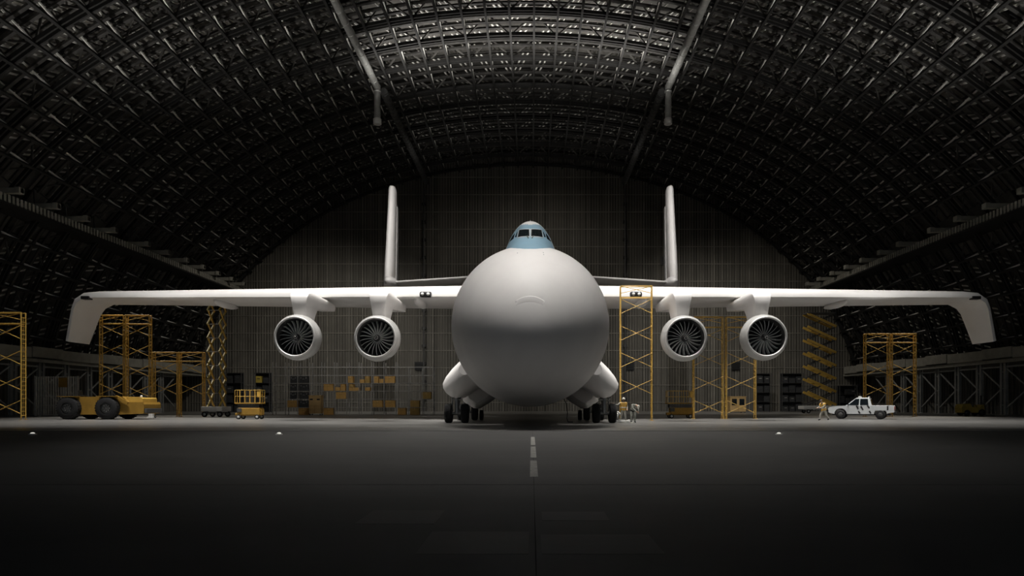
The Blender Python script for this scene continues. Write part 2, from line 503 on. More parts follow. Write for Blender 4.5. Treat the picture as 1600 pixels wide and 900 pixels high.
# ------------------------------------------------------------------ overhead ducts with droppers
for side, nm in ((-1, 'left'), (1, 'right')):
    xa = AX + side * 18.4
    zr = CAMH + EB * sqrt(1 - (18.4 / EA) ** 2) - .7
    t = thing('overhead_duct', 'long grey round duct under the roof on the %s, running to the end wall' % nm, 'duct', (xa, 80, zr), 0, 'overhead ducts')
    o = t.location.copy()
    mb = MB(); mb.tube((xa, 24, zr), (xa, 81.0, zr), .42, n=20)
    for q in range(28): mb.lathe([(-.05, .42), (-.05, .46), (.05, .46), (.05, .42)], (xa, 25 + 2 * q, zr), n=20)
    mb.build('front_duct', 'duct', t, o)
    mb = MB(); mb.tube((xa - side * .55, 82.0, zr), (xa - side * .55, DW - .5, zr), .46, n=20)
    for q in range(33): mb.lathe([(-.05, .46), (-.05, .52), (.05, .52), (.05, .46)], (xa - side * .55, 82.3 + 1.0 * q, zr), n=20)
    mb.build('rear_duct', 'darksteel', t, o)
    mb = MB(); mb.tube((xa, 81.0, zr + .3), (xa, 81.0, zr - 3.9), .40, n=20); mb.lathe([(-.1, .4), (-.1, .47), (.1, .47), (.1, .4)], (xa, 81.0, zr - .5), 'z', 20)
    mb.build('dropper', 'duct', t, o)
    mb = MB(); mb.lathe([(0, .40), (-.1, .52), (-.7, .5), (-.75, .44)], (xa, 81.0, zr - 3.9), 'z', 20, cap1=True)
    mb.build('dropper_mouth', 'paleplastic', t, o)
    xp = X(662 if side < 0 else 977, DW - .6)
    p = thing('wall_pipe', 'tall dark pipe fixed upright on the end wall, on the %s' % nm, 'pipe', (xp, DW - .5, 0), 0, 'pipes on the end wall')
    mb = MB(); mb.tube((xp, DW - .5, 0), (xp, DW - .5, 40.2), .17, n=10); mb.build('pipe', 'darksteel', p, p.location.copy())
    for q in range(12):
        mb = MB(); mb.bbox(xp - .35, xp + .35, DW - .62, DW - .1, 2 + 3.2 * q, 2.45 + 3.2 * q); mb.build('clamp', 'black', p, p.location.copy())

# black louvred vents on the end wall
for px, py, lab in ((655, 572, 'small black square vent on the end wall above the boxes'),
                    (984, 572, 'small black square vent on the end wall behind the tall single scaffold'),
                    (1149, 572, 'small black square vent on the end wall behind the paired scaffolds near the engines'),
                    (1038, 408, 'small black square vent high on the end wall beside the right tail fin')):
    t = thing('wall_vent', lab, 'vent', (X(px, DW), DW - .1, Z(py, DW)), 0, 'vents on the end wall')
    mb = MB(); mb.bbox(-.75, .75, -.16, .0, -.75, .75); mb.build('housing', 'black', t)
    for q in range(6):
        mb = MB(); mb.box((0, -.2, -.58 + .23 * q), (1.35, .1, .04), Matrix.Rotation(.6, 3, 'X')); mb.build('louvre', 'darkcase', t)
# ------------------------------------------------------------------ aircraft
PX = -.09
plane = thing('cargo_airplane', 'huge white four-engined cargo aircraft with pale blue cockpit facing the camera', 'airplane', (PX, 46, 0))
PO = Vector((PX, 46, 0))
def part(mb, name, mats, parent=None, **k):
    return mb.build(name, mats, parent or plane, o=PO, **k)

RF, ZF = 4.76, 5.96
def ring(y, r, zc, n=96, rz=None, xc=PX):
    rz = rz or r
    return [(xc + cos(2 * pi * i / n) * r, y, zc + sin(2 * pi * i / n) * rz) for i in range(n)]
secs = []
TIP, SH = 31.2, 39.5
for i in range(0, 29):
    a = (pi / 2) * i / 28
    secs.append(ring(SH - (SH - TIP) * cos(a), max(RF * sin(a) ** .94, .01), ZF - .35 * (1 - sin(a)) ))
for y in (42, 46, 50, 54, 58, 61): secs.append(ring(y, RF, ZF))
for y, r, zc in ((64, 4.45, 6.6), (68, 3.9, 8.6), (72, 3.2, 11.2), (76, 2.5, 13.9), (80, 1.7, 15.4), (84, .8, 16.4)): secs.append(ring(y, r, zc))
mb = MB(); mb.smooth = True; mb.loft(secs)
fus = part(mb, 'fuselage', 'white')
fus_bvh = BVHTree.FromPolygons([v for v in mb.v], mb.f)

# thin ridge added on the nose so its edge catches a highlight arc
mb = MB(); mb.smooth = True
n = 20; pth = []
for i in range(n + 1):
    t = -1 + 2 * i / n
    x = PX + t * .72; z = 6.62 - .24 * t * t
    h = fus_bvh.ray_cast(Vector((x, 20, z)), Vector((0, 1, 0)))
    pth.append(h[0])
secs = []
for i, p in enumerate(pth):
    f = max(0, 1 - (abs(i - n / 2) / (n / 2)) ** 2)
    sec = []
    for dz, o_ in ((.02, -.03), (.012, .016 * f + .001), (-.03, .018 * f + .001), (-.25, .008 * f), (-.42, -.03)):
        h = fus_bvh.ray_cast(Vector((p.x, 20, p.z + dz)), Vector((0, 1, 0)))
        sec.append(h[0] + h[1] * (o_ if h[1].y < 0 else -o_))
    secs.append(sec)
mb.loft(secs); part(mb, 'nose_highlight_ridge', 'white', fus)
# seam of the opening nose
mb = MB(); mb.smooth = True
def fus_ring(y, r, dz): return ring(y, r, dz)
mb.loft([ring(39.3, RF + .004, ZF), ring(39.35, RF + .022, ZF), ring(39.5, RF + .022, ZF), ring(39.55, RF + .004, ZF)], cap0=False, cap1=False)
part(mb, 'nose_seam', 'greypaint', fus)
for px, py in ((808.5, 395.5), (849, 395), (849.5, 398)):
    mb = MB()
    d = Vector((X(px, 36), 36, Z(py, 36) - CAMH)).normalized()
    h = fus_bvh.ray_cast(Vector((0, 0, CAMH)), d)
    p = h[0]; mb.bar(p - h[1] * .02, p + h[1] * .11, .03, .05); part(mb, 'probe', 'steel', fus)

# cockpit hump
HT = [(34.1, 9.4, .5), (34.4, 9.72, .95), (34.8, 10.02, 1.15), (35.2, 10.3, 1.27), (35.6, 10.56, 1.35), (36.0, 10.82, 1.41), (36.4, 11.12, 1.45), (36.7, 11.38, 1.47),
      (37.0, 11.62, 1.49), (37.4, 11.86, 1.51), (38, 12.14, 1.54), (38.8, 12.42, 1.58), (40, 12.68, 1.62), (42, 12.82, 1.66), (46, 12.75, 1.7), (50, 12.3, 1.75), (56, 11.4, 1.6), (62, 10.4, 1.0)]
def hump_sec(y, zt, w, n=40):
    zb = 8.7; b = zt - zb; out = []
    for i in range(n + 1):
        t = pi * i / n
        c, s_ = cos(t), sin(t)
        out.append((PX + w * (1 if c > 0 else -1) * abs(c) ** .95 * (1.16 - .16 * s_), y, zb + b * s_ ** .92))
    return out
mb = MB(); mb.smooth = True
# finer interpolation
HS = []
for (y0, t0, w0), (y1, t1, w1) in zip(HT[:-1], HT[1:]):
    ns = 3 if y1 < 40 else 2
    for q in range(ns):
        f = q / ns; HS.append((y0 + (y1 - y0) * f, t0 + (t1 - t0) * f, w0 + (w1 - w0) * f))
HS.append(HT[-1])
mb.loft([hump_sec(*h) for h in HS], closed=True)
for i, f in enumerate(mb.f):
    c = sum((mb.v[j] for j in f), Vector()) / len(f)
    if c.y < 38.4 and c.z < 11.74 + (c.y - 37.1) * .28 and abs(c.x - PX) < 1.52 - max(0, (c.z - 10.0)) * .30: mb.m[i] = 1
hump = part(mb, 'cockpit', ['white', 'blue'])
hump_bvh = BVHTree.FromPolygons([v for v in mb.v], mb.f)
# apex apron between cockpit and nose
def patch(outline, off, thick, nsub=8, src=hump_bvh):
    """quad outline (x,z) x4 mapped on the hump surface from the front"""
    a, b, c, d = [Vector(p) for p in outline]
    g = []
    for i in range(nsub + 1):
        u = i / nsub; row = []
        for j in range(nsub + 1):
            v = j / nsub
            p = (a * (1 - u) + b * u) * (1 - v) + (d * (1 - u) + c * u) * v
            h = src.ray_cast(Vector((PX + p[0], 20, p[1])), Vector((0, 1, 0)))
            row.append((h[0], h[1] if h[1].y < 0 else -h[1]) if h[0] else (Vector((PX + p[0], 38, p[1])), Vector((0, -1, 0))))
        g.append(row)
    m = MB(); m.smooth = True
    fr = [[r[0] + r[1] * off for r in row] for row in g]
    bk = [[r[0] + r[1] * (off - thick) for r in row] for row in g]
    N = nsub + 1
    vs = [p for row in fr for p in row] + [p for row in bk for p in row]
    fs = []
    for i in range(nsub):
        for j in range(nsub):
            fs.append((i * N + j, (i + 1) * N + j, (i + 1) * N + j + 1, i * N + j + 1))
            fs.append(tuple(N * N + k for k in (i * N + j + 1, (i + 1) * N + j + 1, (i + 1) * N + j, i * N + j)))
    per = [(i, 0) for i in range(nsub)] + [(nsub, j) for j in range(nsub)] + [(i, nsub) for i in range(nsub, 0, -1)] + [(0, j) for j in range(nsub, 0, -1)]
    for (i, j), (k, l) in zip(per, per[1:] + per[:1]):
        fs.append((i * N + j, k * N + l, N * N + k * N + l, N * N + i * N + j))
    m._add(vs, fs)
    return m
for s in (-1, 1):
    o = [(s * .62, 11.37), (s * .065, 11.31), (s * .05, 10.74), (s * .69, 10.80)]
    oo = [(s * .67, 11.44), (s * .01, 11.38), (s * .01, 10.66), (s * .76, 10.73)]
    fr = part(patch(oo, .012, .03), 'windscreen_frame', 'framegrey', hump)
    part(patch(o, .03, .04), 'windscreen', 'glassdark', hump)
    o = [(s * .73, 11.29), (s * .77, 11.25), (s * .87, 10.87), (s * .79, 10.86)]
    part(patch(o, .02, .03), 'quarter_window', 'glassdark', hump)
    o = [(s * .88, 11.24), (s * 1.03, 11.12), (s * 1.19, 10.72), (s * .96, 10.80)]
    part(patch(o, .016, .03), 'side_window', 'glassdark', hump)
    m = MB()
    def hp(x, z, off=.05):
        h = hump_bvh.ray_cast(Vector((PX + x, 20, z)), Vector((0, 1, 0))); return h[0] - Vector((0, off, 0))
    m.bar(hp(s * .10, 10.56), hp(s * .19, 10.8), .035); m.bar(hp(s * .18, 10.8), hp(s * .54, 10.88), .03)
    part(m, 'wiper', 'black', hump)
m = MB(); m.bar((PX, 40.5, 12.6), (PX, 40.6, 12.98), .03, .12); part(m, 'antenna', 'greypaint', hump)

# wings
def wing_le(x): return 52.2 + .2 * x
def wing_z(x):
    D = wing_le(x); return CAMH + (168 - .04 * x) * D / 1000
PROF = [(0, 0), (.03, .22), (.12, .48), (.32, .75), (.7, 1.0), (1.3, 1.16), (2.4, 1.24), (4, 1.05), (6, .62), (8, .2), (8, .1), (6.5, .02), (4, -.06), (2, -.08), (.8, -.07), (.2, -.035)]
def wing_secs(side):
    out = []
    path = []
    for x in (2.0, 4.5, 8, 12, 16, 20, 24, 28, 32, 36, 39.5, 41.3):
        path.append((x, wing_z(x), wing_le(x), 0.0, 1 - .40 * (x - 2) / 40, 1 - .38 * (x - 2) / 40))
    zt = wing_z(42); lt = wing_le(42)
    for a, x, dz, c in ((20, 42.5, -.10, .56), (42, 43.35, -.5, .53), (62, 43.75, -1.05, .5), (72, 44.1, -2.0, .46), (74, 44.5, -3.1, .42), (75, 44.85, -4.1, .38)):
        path.append((x, zt + dz + .05, lt + (x - 42) * .25 + max(0, -dz) * .18, radians(a), .6 - (a > 60) * .12, c))
    for x, z, le, ang, hs, cs in path:
        nx, nz = sin(ang), cos(ang)
        out.append([(PX + side * (x + p[1] * hs * nx), le + p[0] * cs, z + p[1] * hs * nz) for p in PROF])
    return out
wings = {}
for side in (-1, 1):
    mb = MB()
    n = len(PROF)
    mb.smooth = True
    mb.loft(wing_secs(side))
    w = part(mb, 'wing', 'wingwhite')
    me = w.data
    # crease along the leading edge and the trailing edge
    me.polygons.foreach_set('use_smooth', [True] * len(me.polygons))
    bm = bmesh.new(); bm.from_mesh(me)
    for e in bm.edges:
        if len(e.link_faces) == 2 and e.calc_face_angle(0) > radians(38): e.smooth = False
    bm.to_mesh(me); bm.free()
    wings[side] = w
    # landing lights in the leading edge
    for xx, sx in ((8.85, 1.02),):
        le = wing_le(xx); z = wing_z(xx) + .17
        m = MB(); m.bevbox((PX + side * xx, le + .02, z), (sx, .6, .46), .14); lb = part(m, 'landing_light', 'black', w)
        for q in (-1, 1):
            m = MB(); m.lathe([(0, .12), (-.05, .13), (-.06, .001)], (PX + side * xx + q * .24, le - .28, z + .0), n=16); m2 = part(m, 'landing_light', 'lamp_lens', w)
            m2['label'] = 'clear round lamp inside the black recess'
    m = MB(); xx = 42.15; m.bevbox((PX + side * xx, wing_le(xx) + .1, wing_z(xx) - .04), (.78, .6, .3), .05); part(m, 'tip_light', 'black', w)
    m = MB(); m.bar((PX + side * 39.6, wing_le(39.6) + .6, wing_z(39.6) + .7), (PX + side * 39.6, wing_le(39.6) + .6, wing_z(39.6) + .85), .05); part(m, 'static_probe', 'black', w)
    # flap track fairings
    for xx, yo in ((9.75, 2.6), (29.2, 3.2)):
        c = (PX + side * xx, wing_le(xx) + yo, wing_z(xx) - .15)
        m = MB(); m.lathe([(-2.2, .01), (-2.1, .15), (-1.7, .30), (-1.0, .40), (0, .42), (1.2, .34), (2.2, .16), (2.6, .02)], c, n=20); part(m, 'flap_fairing', 'white', w)
    # wing root fillet
    m = MB(); m.ellipsoid((PX + side * 3.6, 57, 10.2), (1.9, 5.5, .9), 20, 10); part(m, 'root_fairing', 'white', w)

# engines
EY = {11.66: 48.0, 18.35: 49.7}
fan_mesh = None
for side in (-1, 1):
    for ex, ed in EY.items():
        ez = Z(527.3, ed) if ex < 15 else Z(526.0, ed)
        c = (PX + side * ex, ed, ez)
        k = ed / 48.0
        m = MB()
        outer = [(.06, 1.53), (.16, 1.62), (.4, 1.71), (.8, 1.765), (1.2, 1.68), (1.8, 1.45), (2.6, 1.17), (3.3, .92)]
        m.lathe([(t * k, r * k) for t, r in outer], c, n=56)
        m.cur = 1
        inner = [(3.3, .92), (3.25, .8), (2.2, .75), (1.4, 1.28), (.9, 1.32), (.5, 1.34), (.18, 1.37), (.06, 1.40)]
        m.lathe([(t * k, r * k) for t, r in inner[:1] + inner[1:]], c, n=56)
        eng = part(m, 'engine', ['nacelle', 'duct_dark'], merge=True)
        m = MB()
        lp = []
        for i in range(13):
            a = -pi * .62 + pi * 1.24 * i / 12
            lp.append(((.07 - .085 * cos(a)) * k, (1.465 + .078 * sin(a)) * k))
        m.lathe(lp, c, n=56); part(m, 'intake_lip', 'lip', eng)
        m = MB(); m.lathe([(-.32 * k, .01), (-.28 * k, .07), (-.16 * k, .17), (0, .25), (.25 * k, .29)], (c[0], c[1] + .38, c[2]), n=24); sp = part(m, 'spinner', 'spinner', eng)
        m = MB(); pp = []
        for i in range(25):
            t = i / 24; r = (.04 + .16 * t); a = t * 2 * pi * 1.4
            pp.append((c[0] + cos(a) * r, c[1] + .38 + (-.33 + 1.05 * r - .2 * r) * 1.0 - .02, c[2] + sin(a) * r))
        m.path(pp, .016, 5); part(m, 'spinner_spiral', 'paleplastic', eng)
        # one swept fan blade, copied around
        m = MB(); secs = []
        for i in range(9):
            t = i / 8; r = .26 + 1.03 * t
            sw = .13 * t * t
            tw = radians(8 + 6 * t); ch = .13 + .02 * t
            cx, cy = cos(sw) * r, sin(sw) * r
            tx, ty = -sin(sw), cos(sw)
            secs.append([(cx + tx * (q * sin(tw) * ch + e * 1.6), q * cos(tw) * ch * -1, cy + ty * (q * sin(tw) * ch + e * 1.6)) for q, e in ((-1, -.0), (1, -.0), (1, .02), (-1, .02))])
        m.smooth = False
        m.loft([[(p[0] * k, p[1], p[2] * k) for p in s_] for s_ in secs])
        b0 = m.build('fan_blade', 'blade', eng)
        loc = Vector(c) + Vector((0, .62, 0)) - PO
        b0.location = loc
        nb = 22
        for i in range(1, nb):
            b = b0.copy(); COL.objects.link(b); b.parent = eng; b.location = loc; b.rotation_euler = (0, 2 * pi * i / nb, 0)
        m = MB(); m.lathe([(.92, 1.31 * k), (.93, .02)], c, n=40); part(m, 'fan_case', 'black', eng)
        # pylon
        le = wing_le(ex); wz = wing_z(ex)
        m = MB(); m.smooth = True; secs = []
        for z, hw, y0, y1, rr in ((ez + 1.35, .46, ed + 1.15, ed + 3.2, .2), (ez + 2.1, .52, ed + .95, ed + 3.6, .2), (ez + 2.7, .6, ed + .85, ed + 4.0, .22), (ez + 3.15, .70, ed + .85, le + 2.2, .25), (ez + 3.45, .77, ed + .95, le + 2.2, .3), (ez + 3.66, .78, ed + 1.25, le + 2.0, .35), (ez + 3.80, .66, ed + 1.9, le + 1.8, .4)):
            sec = []
            for i in range(9):
                a = pi * i / 8
                sec.append((PX + side * ex - cos(a) * hw, y0 + rr - abs(sin(a)) ** .6 * rr, z))
            sec += [(PX + side * ex + hw * .8, y1, z), (PX + side * ex - hw * .8, y1, z)]
            secs.append(sec)
        m.loft(secs)
        pl = part(m, 'pylon', 'greypaint' if False else 'white')
        bm = bmesh.new(); bm.from_mesh(pl.data)
        for e in bm.edges:
            if len(e.link_faces) == 2 and e.calc_face_angle(0) > radians(45): e.smooth = False
        bm.to_mesh(pl.data); bm.free()

# tail
FD = 75.0
for side in (-1, 1):
    m = MB(); m.smooth = True; secs = []
    for z, y0, ch, th, dx in ((15.2, FD, 4.6, .52, 0), (18, FD + .3, 4.3, .50, .05), (22, FD + .8, 3.8, .46, .1), (26.2, FD + 1.3, 3.3, .42, .15), (27.2, FD + 1.45, 3.15, .40, .15), (27.5, FD + 1.6, 2.9, .33, .15)):
        xf = PX + side * (16.62 + .35 - dx * 1.5)
        sec = []
        for u, tt in ((0, 0), (.015, .35), (.06, .7), (.15, .95), (.3, 1), (.6, .75), (.85, .35), (1, .06)): sec.append((xf + th * tt, y0 + u * ch, z))
        for u, tt in ((.85, .35), (.6, .75), (.3, 1), (.15, .95), (.06, .7), (.015, .35)): sec.append((xf - th * tt, y0 + u * ch, z))
        secs.append(sec)
    m.loft(secs); fin = part(m, 'tail_fin', 'white')
    m = MB(); m.loft([[(PX + side * (16.97 + a), FD + 5.1, 16), (PX + side * (16.97 + a * .3), FD + 6.4, 16), (PX + side * (16.8 + a * .3), FD + 6.0, 26), (PX + side * (16.8 + a), FD + 4.9, 26)] for a in (-.12, .12)])
    part(m, 'rudder', 'greypaint', fin)
    m = MB(); m.ellipsoid((PX + side * 16.6, FD + 1.5, 15.7), (.75, 2.6, .7), 20, 12); part(m, 'fin_root_fairing', 'white', fin)
m = MB(); m.smooth = True; secs = []
for xx in (-16.6, -12, -7, 0, 7, 12, 16.6):
    z = 16.75 - .066 * abs(xx) ; y0 = FD + .2; ch = 4.5
    secs.append([(PX + xx, y0 + u * ch, z + t) for u, t in ((0, 0), (.04, .14), (.2, .24), (.5, .2), (1, .03), (1, -.03), (.5, -.12), (.2, -.14), (.04, -.1))])
m.loft(secs); tp = part(m, 'tailplane', 'white')

# landing gear: pods, struts, wheels
def wheel(parent, x, y, r, w, nm='wheel'):
    m = MB()
    pr = [(-w / 2, r * .55), (-w / 2, r * .86), (-w * .42, r * .95), (-w * .28, r * .99)]
    for g in (-.19, -.06, .06, .19): pr += [((g - .035) * w, r), ((g - .02) * w, r * .97), ((g + .02) * w, r * .97), ((g + .035) * w, r)]
    pr += [(w * .28, r * .99), (w * .42, r * .95), (w / 2, r * .86), (w / 2, r * .55)]
    m.lathe(pr, (x, y, r + .002), 'x', 36)
    wh = part(m, nm, 'rubber', parent)
    return wh
for side in (-1, 1):
    def pod(y, grow, slide=0.0):
        # rounded lobe hanging out and down from the belly
        pts = [(3.2, 4.6), (4.55, 4.45), (5.35, 3.65), (5.82, 3.05), (5.98, 2.72), (5.96, 2.42), (5.78, 2.12), (5.46, 1.86), (5.15, 1.76), (4.9, 1.82), (4.55, 2.02), (3.75, 2.55), (2.9, 3.1)]
        cx, cz = 3.6, 3.6
        return [(PX + side * (cx + (px_ - cx) * grow), y, cz + (pz - cz) * grow + slide) for px_, pz in pts]
    m = MB(); m.smooth = True
    m.loft([pod(41.6, .45, .45), pod(42.1, .78, .15), pod(42.7, .92, .05), pod(43.6, 1.0), pod(46, 1.0), pod(52, 1.0), pod(56, .9, .1), pod(60, .5, .5)])
    gp = part(m, 'gear_pod', 'white')
    # inner door fairing behind
    m = MB(); m.smooth = True
    def door(y, g):
        pts = [(2.2, 2.3), (3.4, 2.9), (4.9, 2.6), (5.35, 2.0), (5.2, 1.55), (4.4, 1.02), (4.05, .98), (3.2, 1.5)]
        return [(PX + side * (3.8 + (a - 3.8) * g), y, 2 + (b - 2) * g) for a, b in pts]
    m.loft([door(47.6, .55), door(48.3, .9), door(49.3, 1), door(51.4, 1)])
    part(m, 'gear_door', 'white', gp)
    for y in (45.0, 52.7):
        m = MB()
        cx = PX + side * 5.18
        m.tube((cx, y, .68), (cx, y, 2.1), .16, n=14); m.tube((cx, y + .1, 1.0), (cx - side * .35, y + .2, 2.3), .08, n=10)
        m.tube((cx - .75, y, .69), (cx + .75, y, .69), .11, n=12); m.tube((cx - .42, y - .05, 1.66), (cx + .42, y - .05, 1.66), .06, n=8)
        m.tube((cx + side * .35, y - .02, .8), (cx + side * .3, y, 1.9), .05, n=8)
        leg = part(m, 'landing_gear', 'steel')
        for q in (-.57, .57):
            wheel(leg, cx + q, y, .68 if y < 50 else .66, .5)
            m = MB(); m.lathe([(-.18, .02), (-.18, .3), (.18, .3), (.18, .02)], (cx + q, y, .68), 'x', 20); part(m, 'wheel_hub', 'hub', leg)
    wheel(leg, PX + side * 4.05, 52.7, .42, .3, 'wheel')
# drain hose from the belly
m = MB(); xh = X(884, 47)
hs = [(xh - .12, 47, 1.72), (xh - .02, 47, 1.5), (xh + .08, 46.95, 1.1), (xh + .12, 46.9, .7), (xh + .08, 46.9, .3), (xh + .15, 46.8, .03), (xh + .5, 46.6, .03)]
m.path(hs, .03, 8)
hose = m.build('hose', 'black', None, o=(xh, 47, 0)); tag(hose, 'thin black hose hanging from the aircraft belly to the floor', 'hose')
# ------------------------------------------------------------------ scaffold towers
def tower(px0, px1, D, ytop, label, group=None, cut_bottom=0, lvl=2.15, tk=1.0):
    x0, x1 = X(px0, D), X(px1, D)
    w = x1 - x0; H = Z(ytop, D); dep = .48
    xc = (x0 + x1) / 2
    t = thing('scaffold_tower', label, 'scaffold', (xc, D, 0), 0, group)
    h = w / 2
    def b(nm, f, mt='scaf', par=None):
        m = MB(); f(m); return m.build(nm, mt, par or t)
    for sx in (-1, 1):
        for y in (0, dep):
            p = b('post', lambda m: m.tube((sx * h, y, .14), (sx * h, y, H), .055 * tk, n=8))
            b('base_jack', lambda m: (m.tube((sx * h, y, .02), (sx * h, y, .2), .035, n=8), m.bbox(sx * h - .12, sx * h + .12, y - .1, y + .1, 0, .03)), 'scaf', p)
        # ladder rungs between the front and rear post
        def rungs(m):
            z = .35
            while z < H - .1:
                m.tube((sx * h, 0, z), (sx * h, dep, z), .03, n=6); z += .36
            m.tube((sx * h, dep * .5, .3), (sx * h, dep * .5, z - .3), .018, n=5)
        b('ladder', rungs)
    for y in (0, dep):
        b('top_rail', lambda m: m.tube((-h, y, H - .03), (h, y, H - .03), .05 * tk, n=8))
        b('mid_rail', lambda m: m.tube((-h, y, H - .95), (h, y, H - .95), .05 * tk, n=8))
    b('guard_brace', lambda m: (m.tube((-h, 0, H - .06), (h, 0, H - .62), .03, n=6), m.tube((h, .03, H - .06), (-h, .03, H - .62), .03, n=6)))
    z = H - 1.1 - 1.15
    while z > .35:
        zz = max(z, .5)
        b('cross_brace', lambda m: (m.tube((-h, -.03, zz), (h, -.03, zz + 1.15), .035 * tk, n=6), m.tube((h, .0, zz), (-h, .0, zz + 1.15), .035 * tk, n=6)))
        z -= lvl
    return t
G = 'yellow scaffold towers'
tower(-14, 33, 54, 488, 'dim yellow scaffold tower cut by the left edge of the picture', G)
tower(155.5, 192.5, 70, 492, 'dim yellow scaffold tower, left one of the tall pair behind the low tractor', G)
tower(196, 233, 68, 492, 'yellow scaffold tower, right one of the tall pair behind the low tractor', G)
tower(238.5, 276.5, 66.5, 550, 'yellow scaffold tower, left one of the short pair beside the white trailer', G)
tower(279.5, 316.5, 66.5, 550, 'yellow scaffold tower, right one of the short pair beside the white trailer', G)
tower(970, 1019, 51.3, 446, 'tallest single yellow scaffold tower standing before the wing beside two workers', G, tk=.66)
tower(1084.5, 1130, 57.5, 494.5, 'yellow scaffold tower between the right engines, left one of its pair', G, tk=.72)
tower(1135.5, 1181, 57.5, 494.5, 'yellow scaffold tower between the right engines, right one of its pair', G, tk=.72)
tower(1353, 1390, 68, 521, 'yellow scaffold tower behind the pickup, left one of the pair', G)
tower(1394.5, 1431.5, 68, 521, 'yellow scaffold tower behind the pickup, right one of the pair', G)

# ------------------------------------------------------------------ wheels for carts
def cart_wheel(par, c, r, w, axis='x', tyre='rubber', hub='hub', hubr=.55):
    m = MB(); m.lathe([(-w / 2, r * hubr), (-w / 2, r * .9), (-w * .35, r), (w * .35, r), (w / 2, r * .9), (w / 2, r * hubr)], c, axis, 24)
    wh = m.build('wheel', tyre, par)
    m = MB(); m.lathe([(-w * .55, .01), (-w * .52, r * hubr * .4), (-w * .4, r * hubr * 1.05), (w * .4, r * hubr * 1.05), (w * .52, r * hubr * .4), (w * .55, .01)], c, axis, 20)
    m.build('wheel_hub', hub, wh)
    return wh

# ------------------------------------------------------------------ scissor lifts
def small_lift(px0, px1, D, label, rail=1.0, loc_rz=0):
    W = X(px1, D) - X(px0, D); xc = (X(px0, D) + X(px1, D)) / 2
    t = thing('scissor_lift', label, 'lift', (xc, D, 0), loc_rz, 'small scissor lifts')
    def b(nm, mt, f, par=None):
        m = MB(); f(m); return m.build(nm, mt, par or t)
    h = W / 2
    b('chassis', 'yellow', lambda m: (m.bevbox((.1, 0, .68), (W * .82, .95, .62), .05), m.bevbox((-.1, 0, .42), (W * .9, .8, .24), .04), m.bevbox((h * .92, 0, .62), (.18, .6, .5), .03)))
    b('control_panel', 'darksteel', lambda m: m.bevbox((-h * .62, -.5, .8), (.42, .06, .34), .02))
    for sx in (-.68, .72):
        for sy in (-1, 1): cart_wheel(t, (sx * h, sy * .46, .2), .2, .16, 'y', hub='paleplastic', hubr=.62)
    def arms(m):
        for i in range(3):
            for sy in (-.36, .36):
                m.bar((-h * .8, sy, 1.02 + .1 * i), (h * .8, sy, 1.08 + .1 * i), .05, .07); m.bar((-h * .8, sy + .06, 1.08 + .1 * i), (h * .8, sy + .06, 1.02 + .1 * i), .05, .07)
    b('scissor_arm', 'darksteel', arms)
    b('platform', 'yellow', lambda m: m.bevbox((0, 0, 1.4), (W, .95, .12), .02))
    def gr(sy):
        def f(m):
            for i in range(6): m.tube((-h + .04 + (W - .08) * i / 5, sy, 1.46), (-h + .04 + (W - .08) * i / 5, sy, 1.46 + 1.1 * rail), .022, n=6)
            for zz in (.55, 1.1): m.tube((-h + .04, sy, 1.46 + zz * rail), (h - .04, sy, 1.46 + zz * rail), .022, n=6)
        return f
    b('guard_rail', 'yellow2', gr(-.44)); b('guard_rail', 'yellow2', gr(.44))
    for sx in (-1, 1): b('end_rail', 'yellow2', lambda m: (m.tube((sx * (h - .04), 0, 1.46), (sx * (h - .04), 0, 2.57), .02, n=6), m.tube((sx * (h - .04), -.44, 2.56), (sx * (h - .04), .44, 2.56), .022, n=6), m.tube((sx * (h - .04), -.44, 2.0), (sx * (h - .04), .44, 2.0), .022, n=6)))
    b('control_box', 'yellow2', lambda m: m.bevbox((h * .8, -.3, 2.2), (.3, .25, .55), .03))
    return t
small_lift(370, 411, 56.5, 'small yellow scissor lift standing left of the storage rack')
small_lift(1041, 1083, 60, 'small yellow scissor lift parked right of the tall single scaffold')

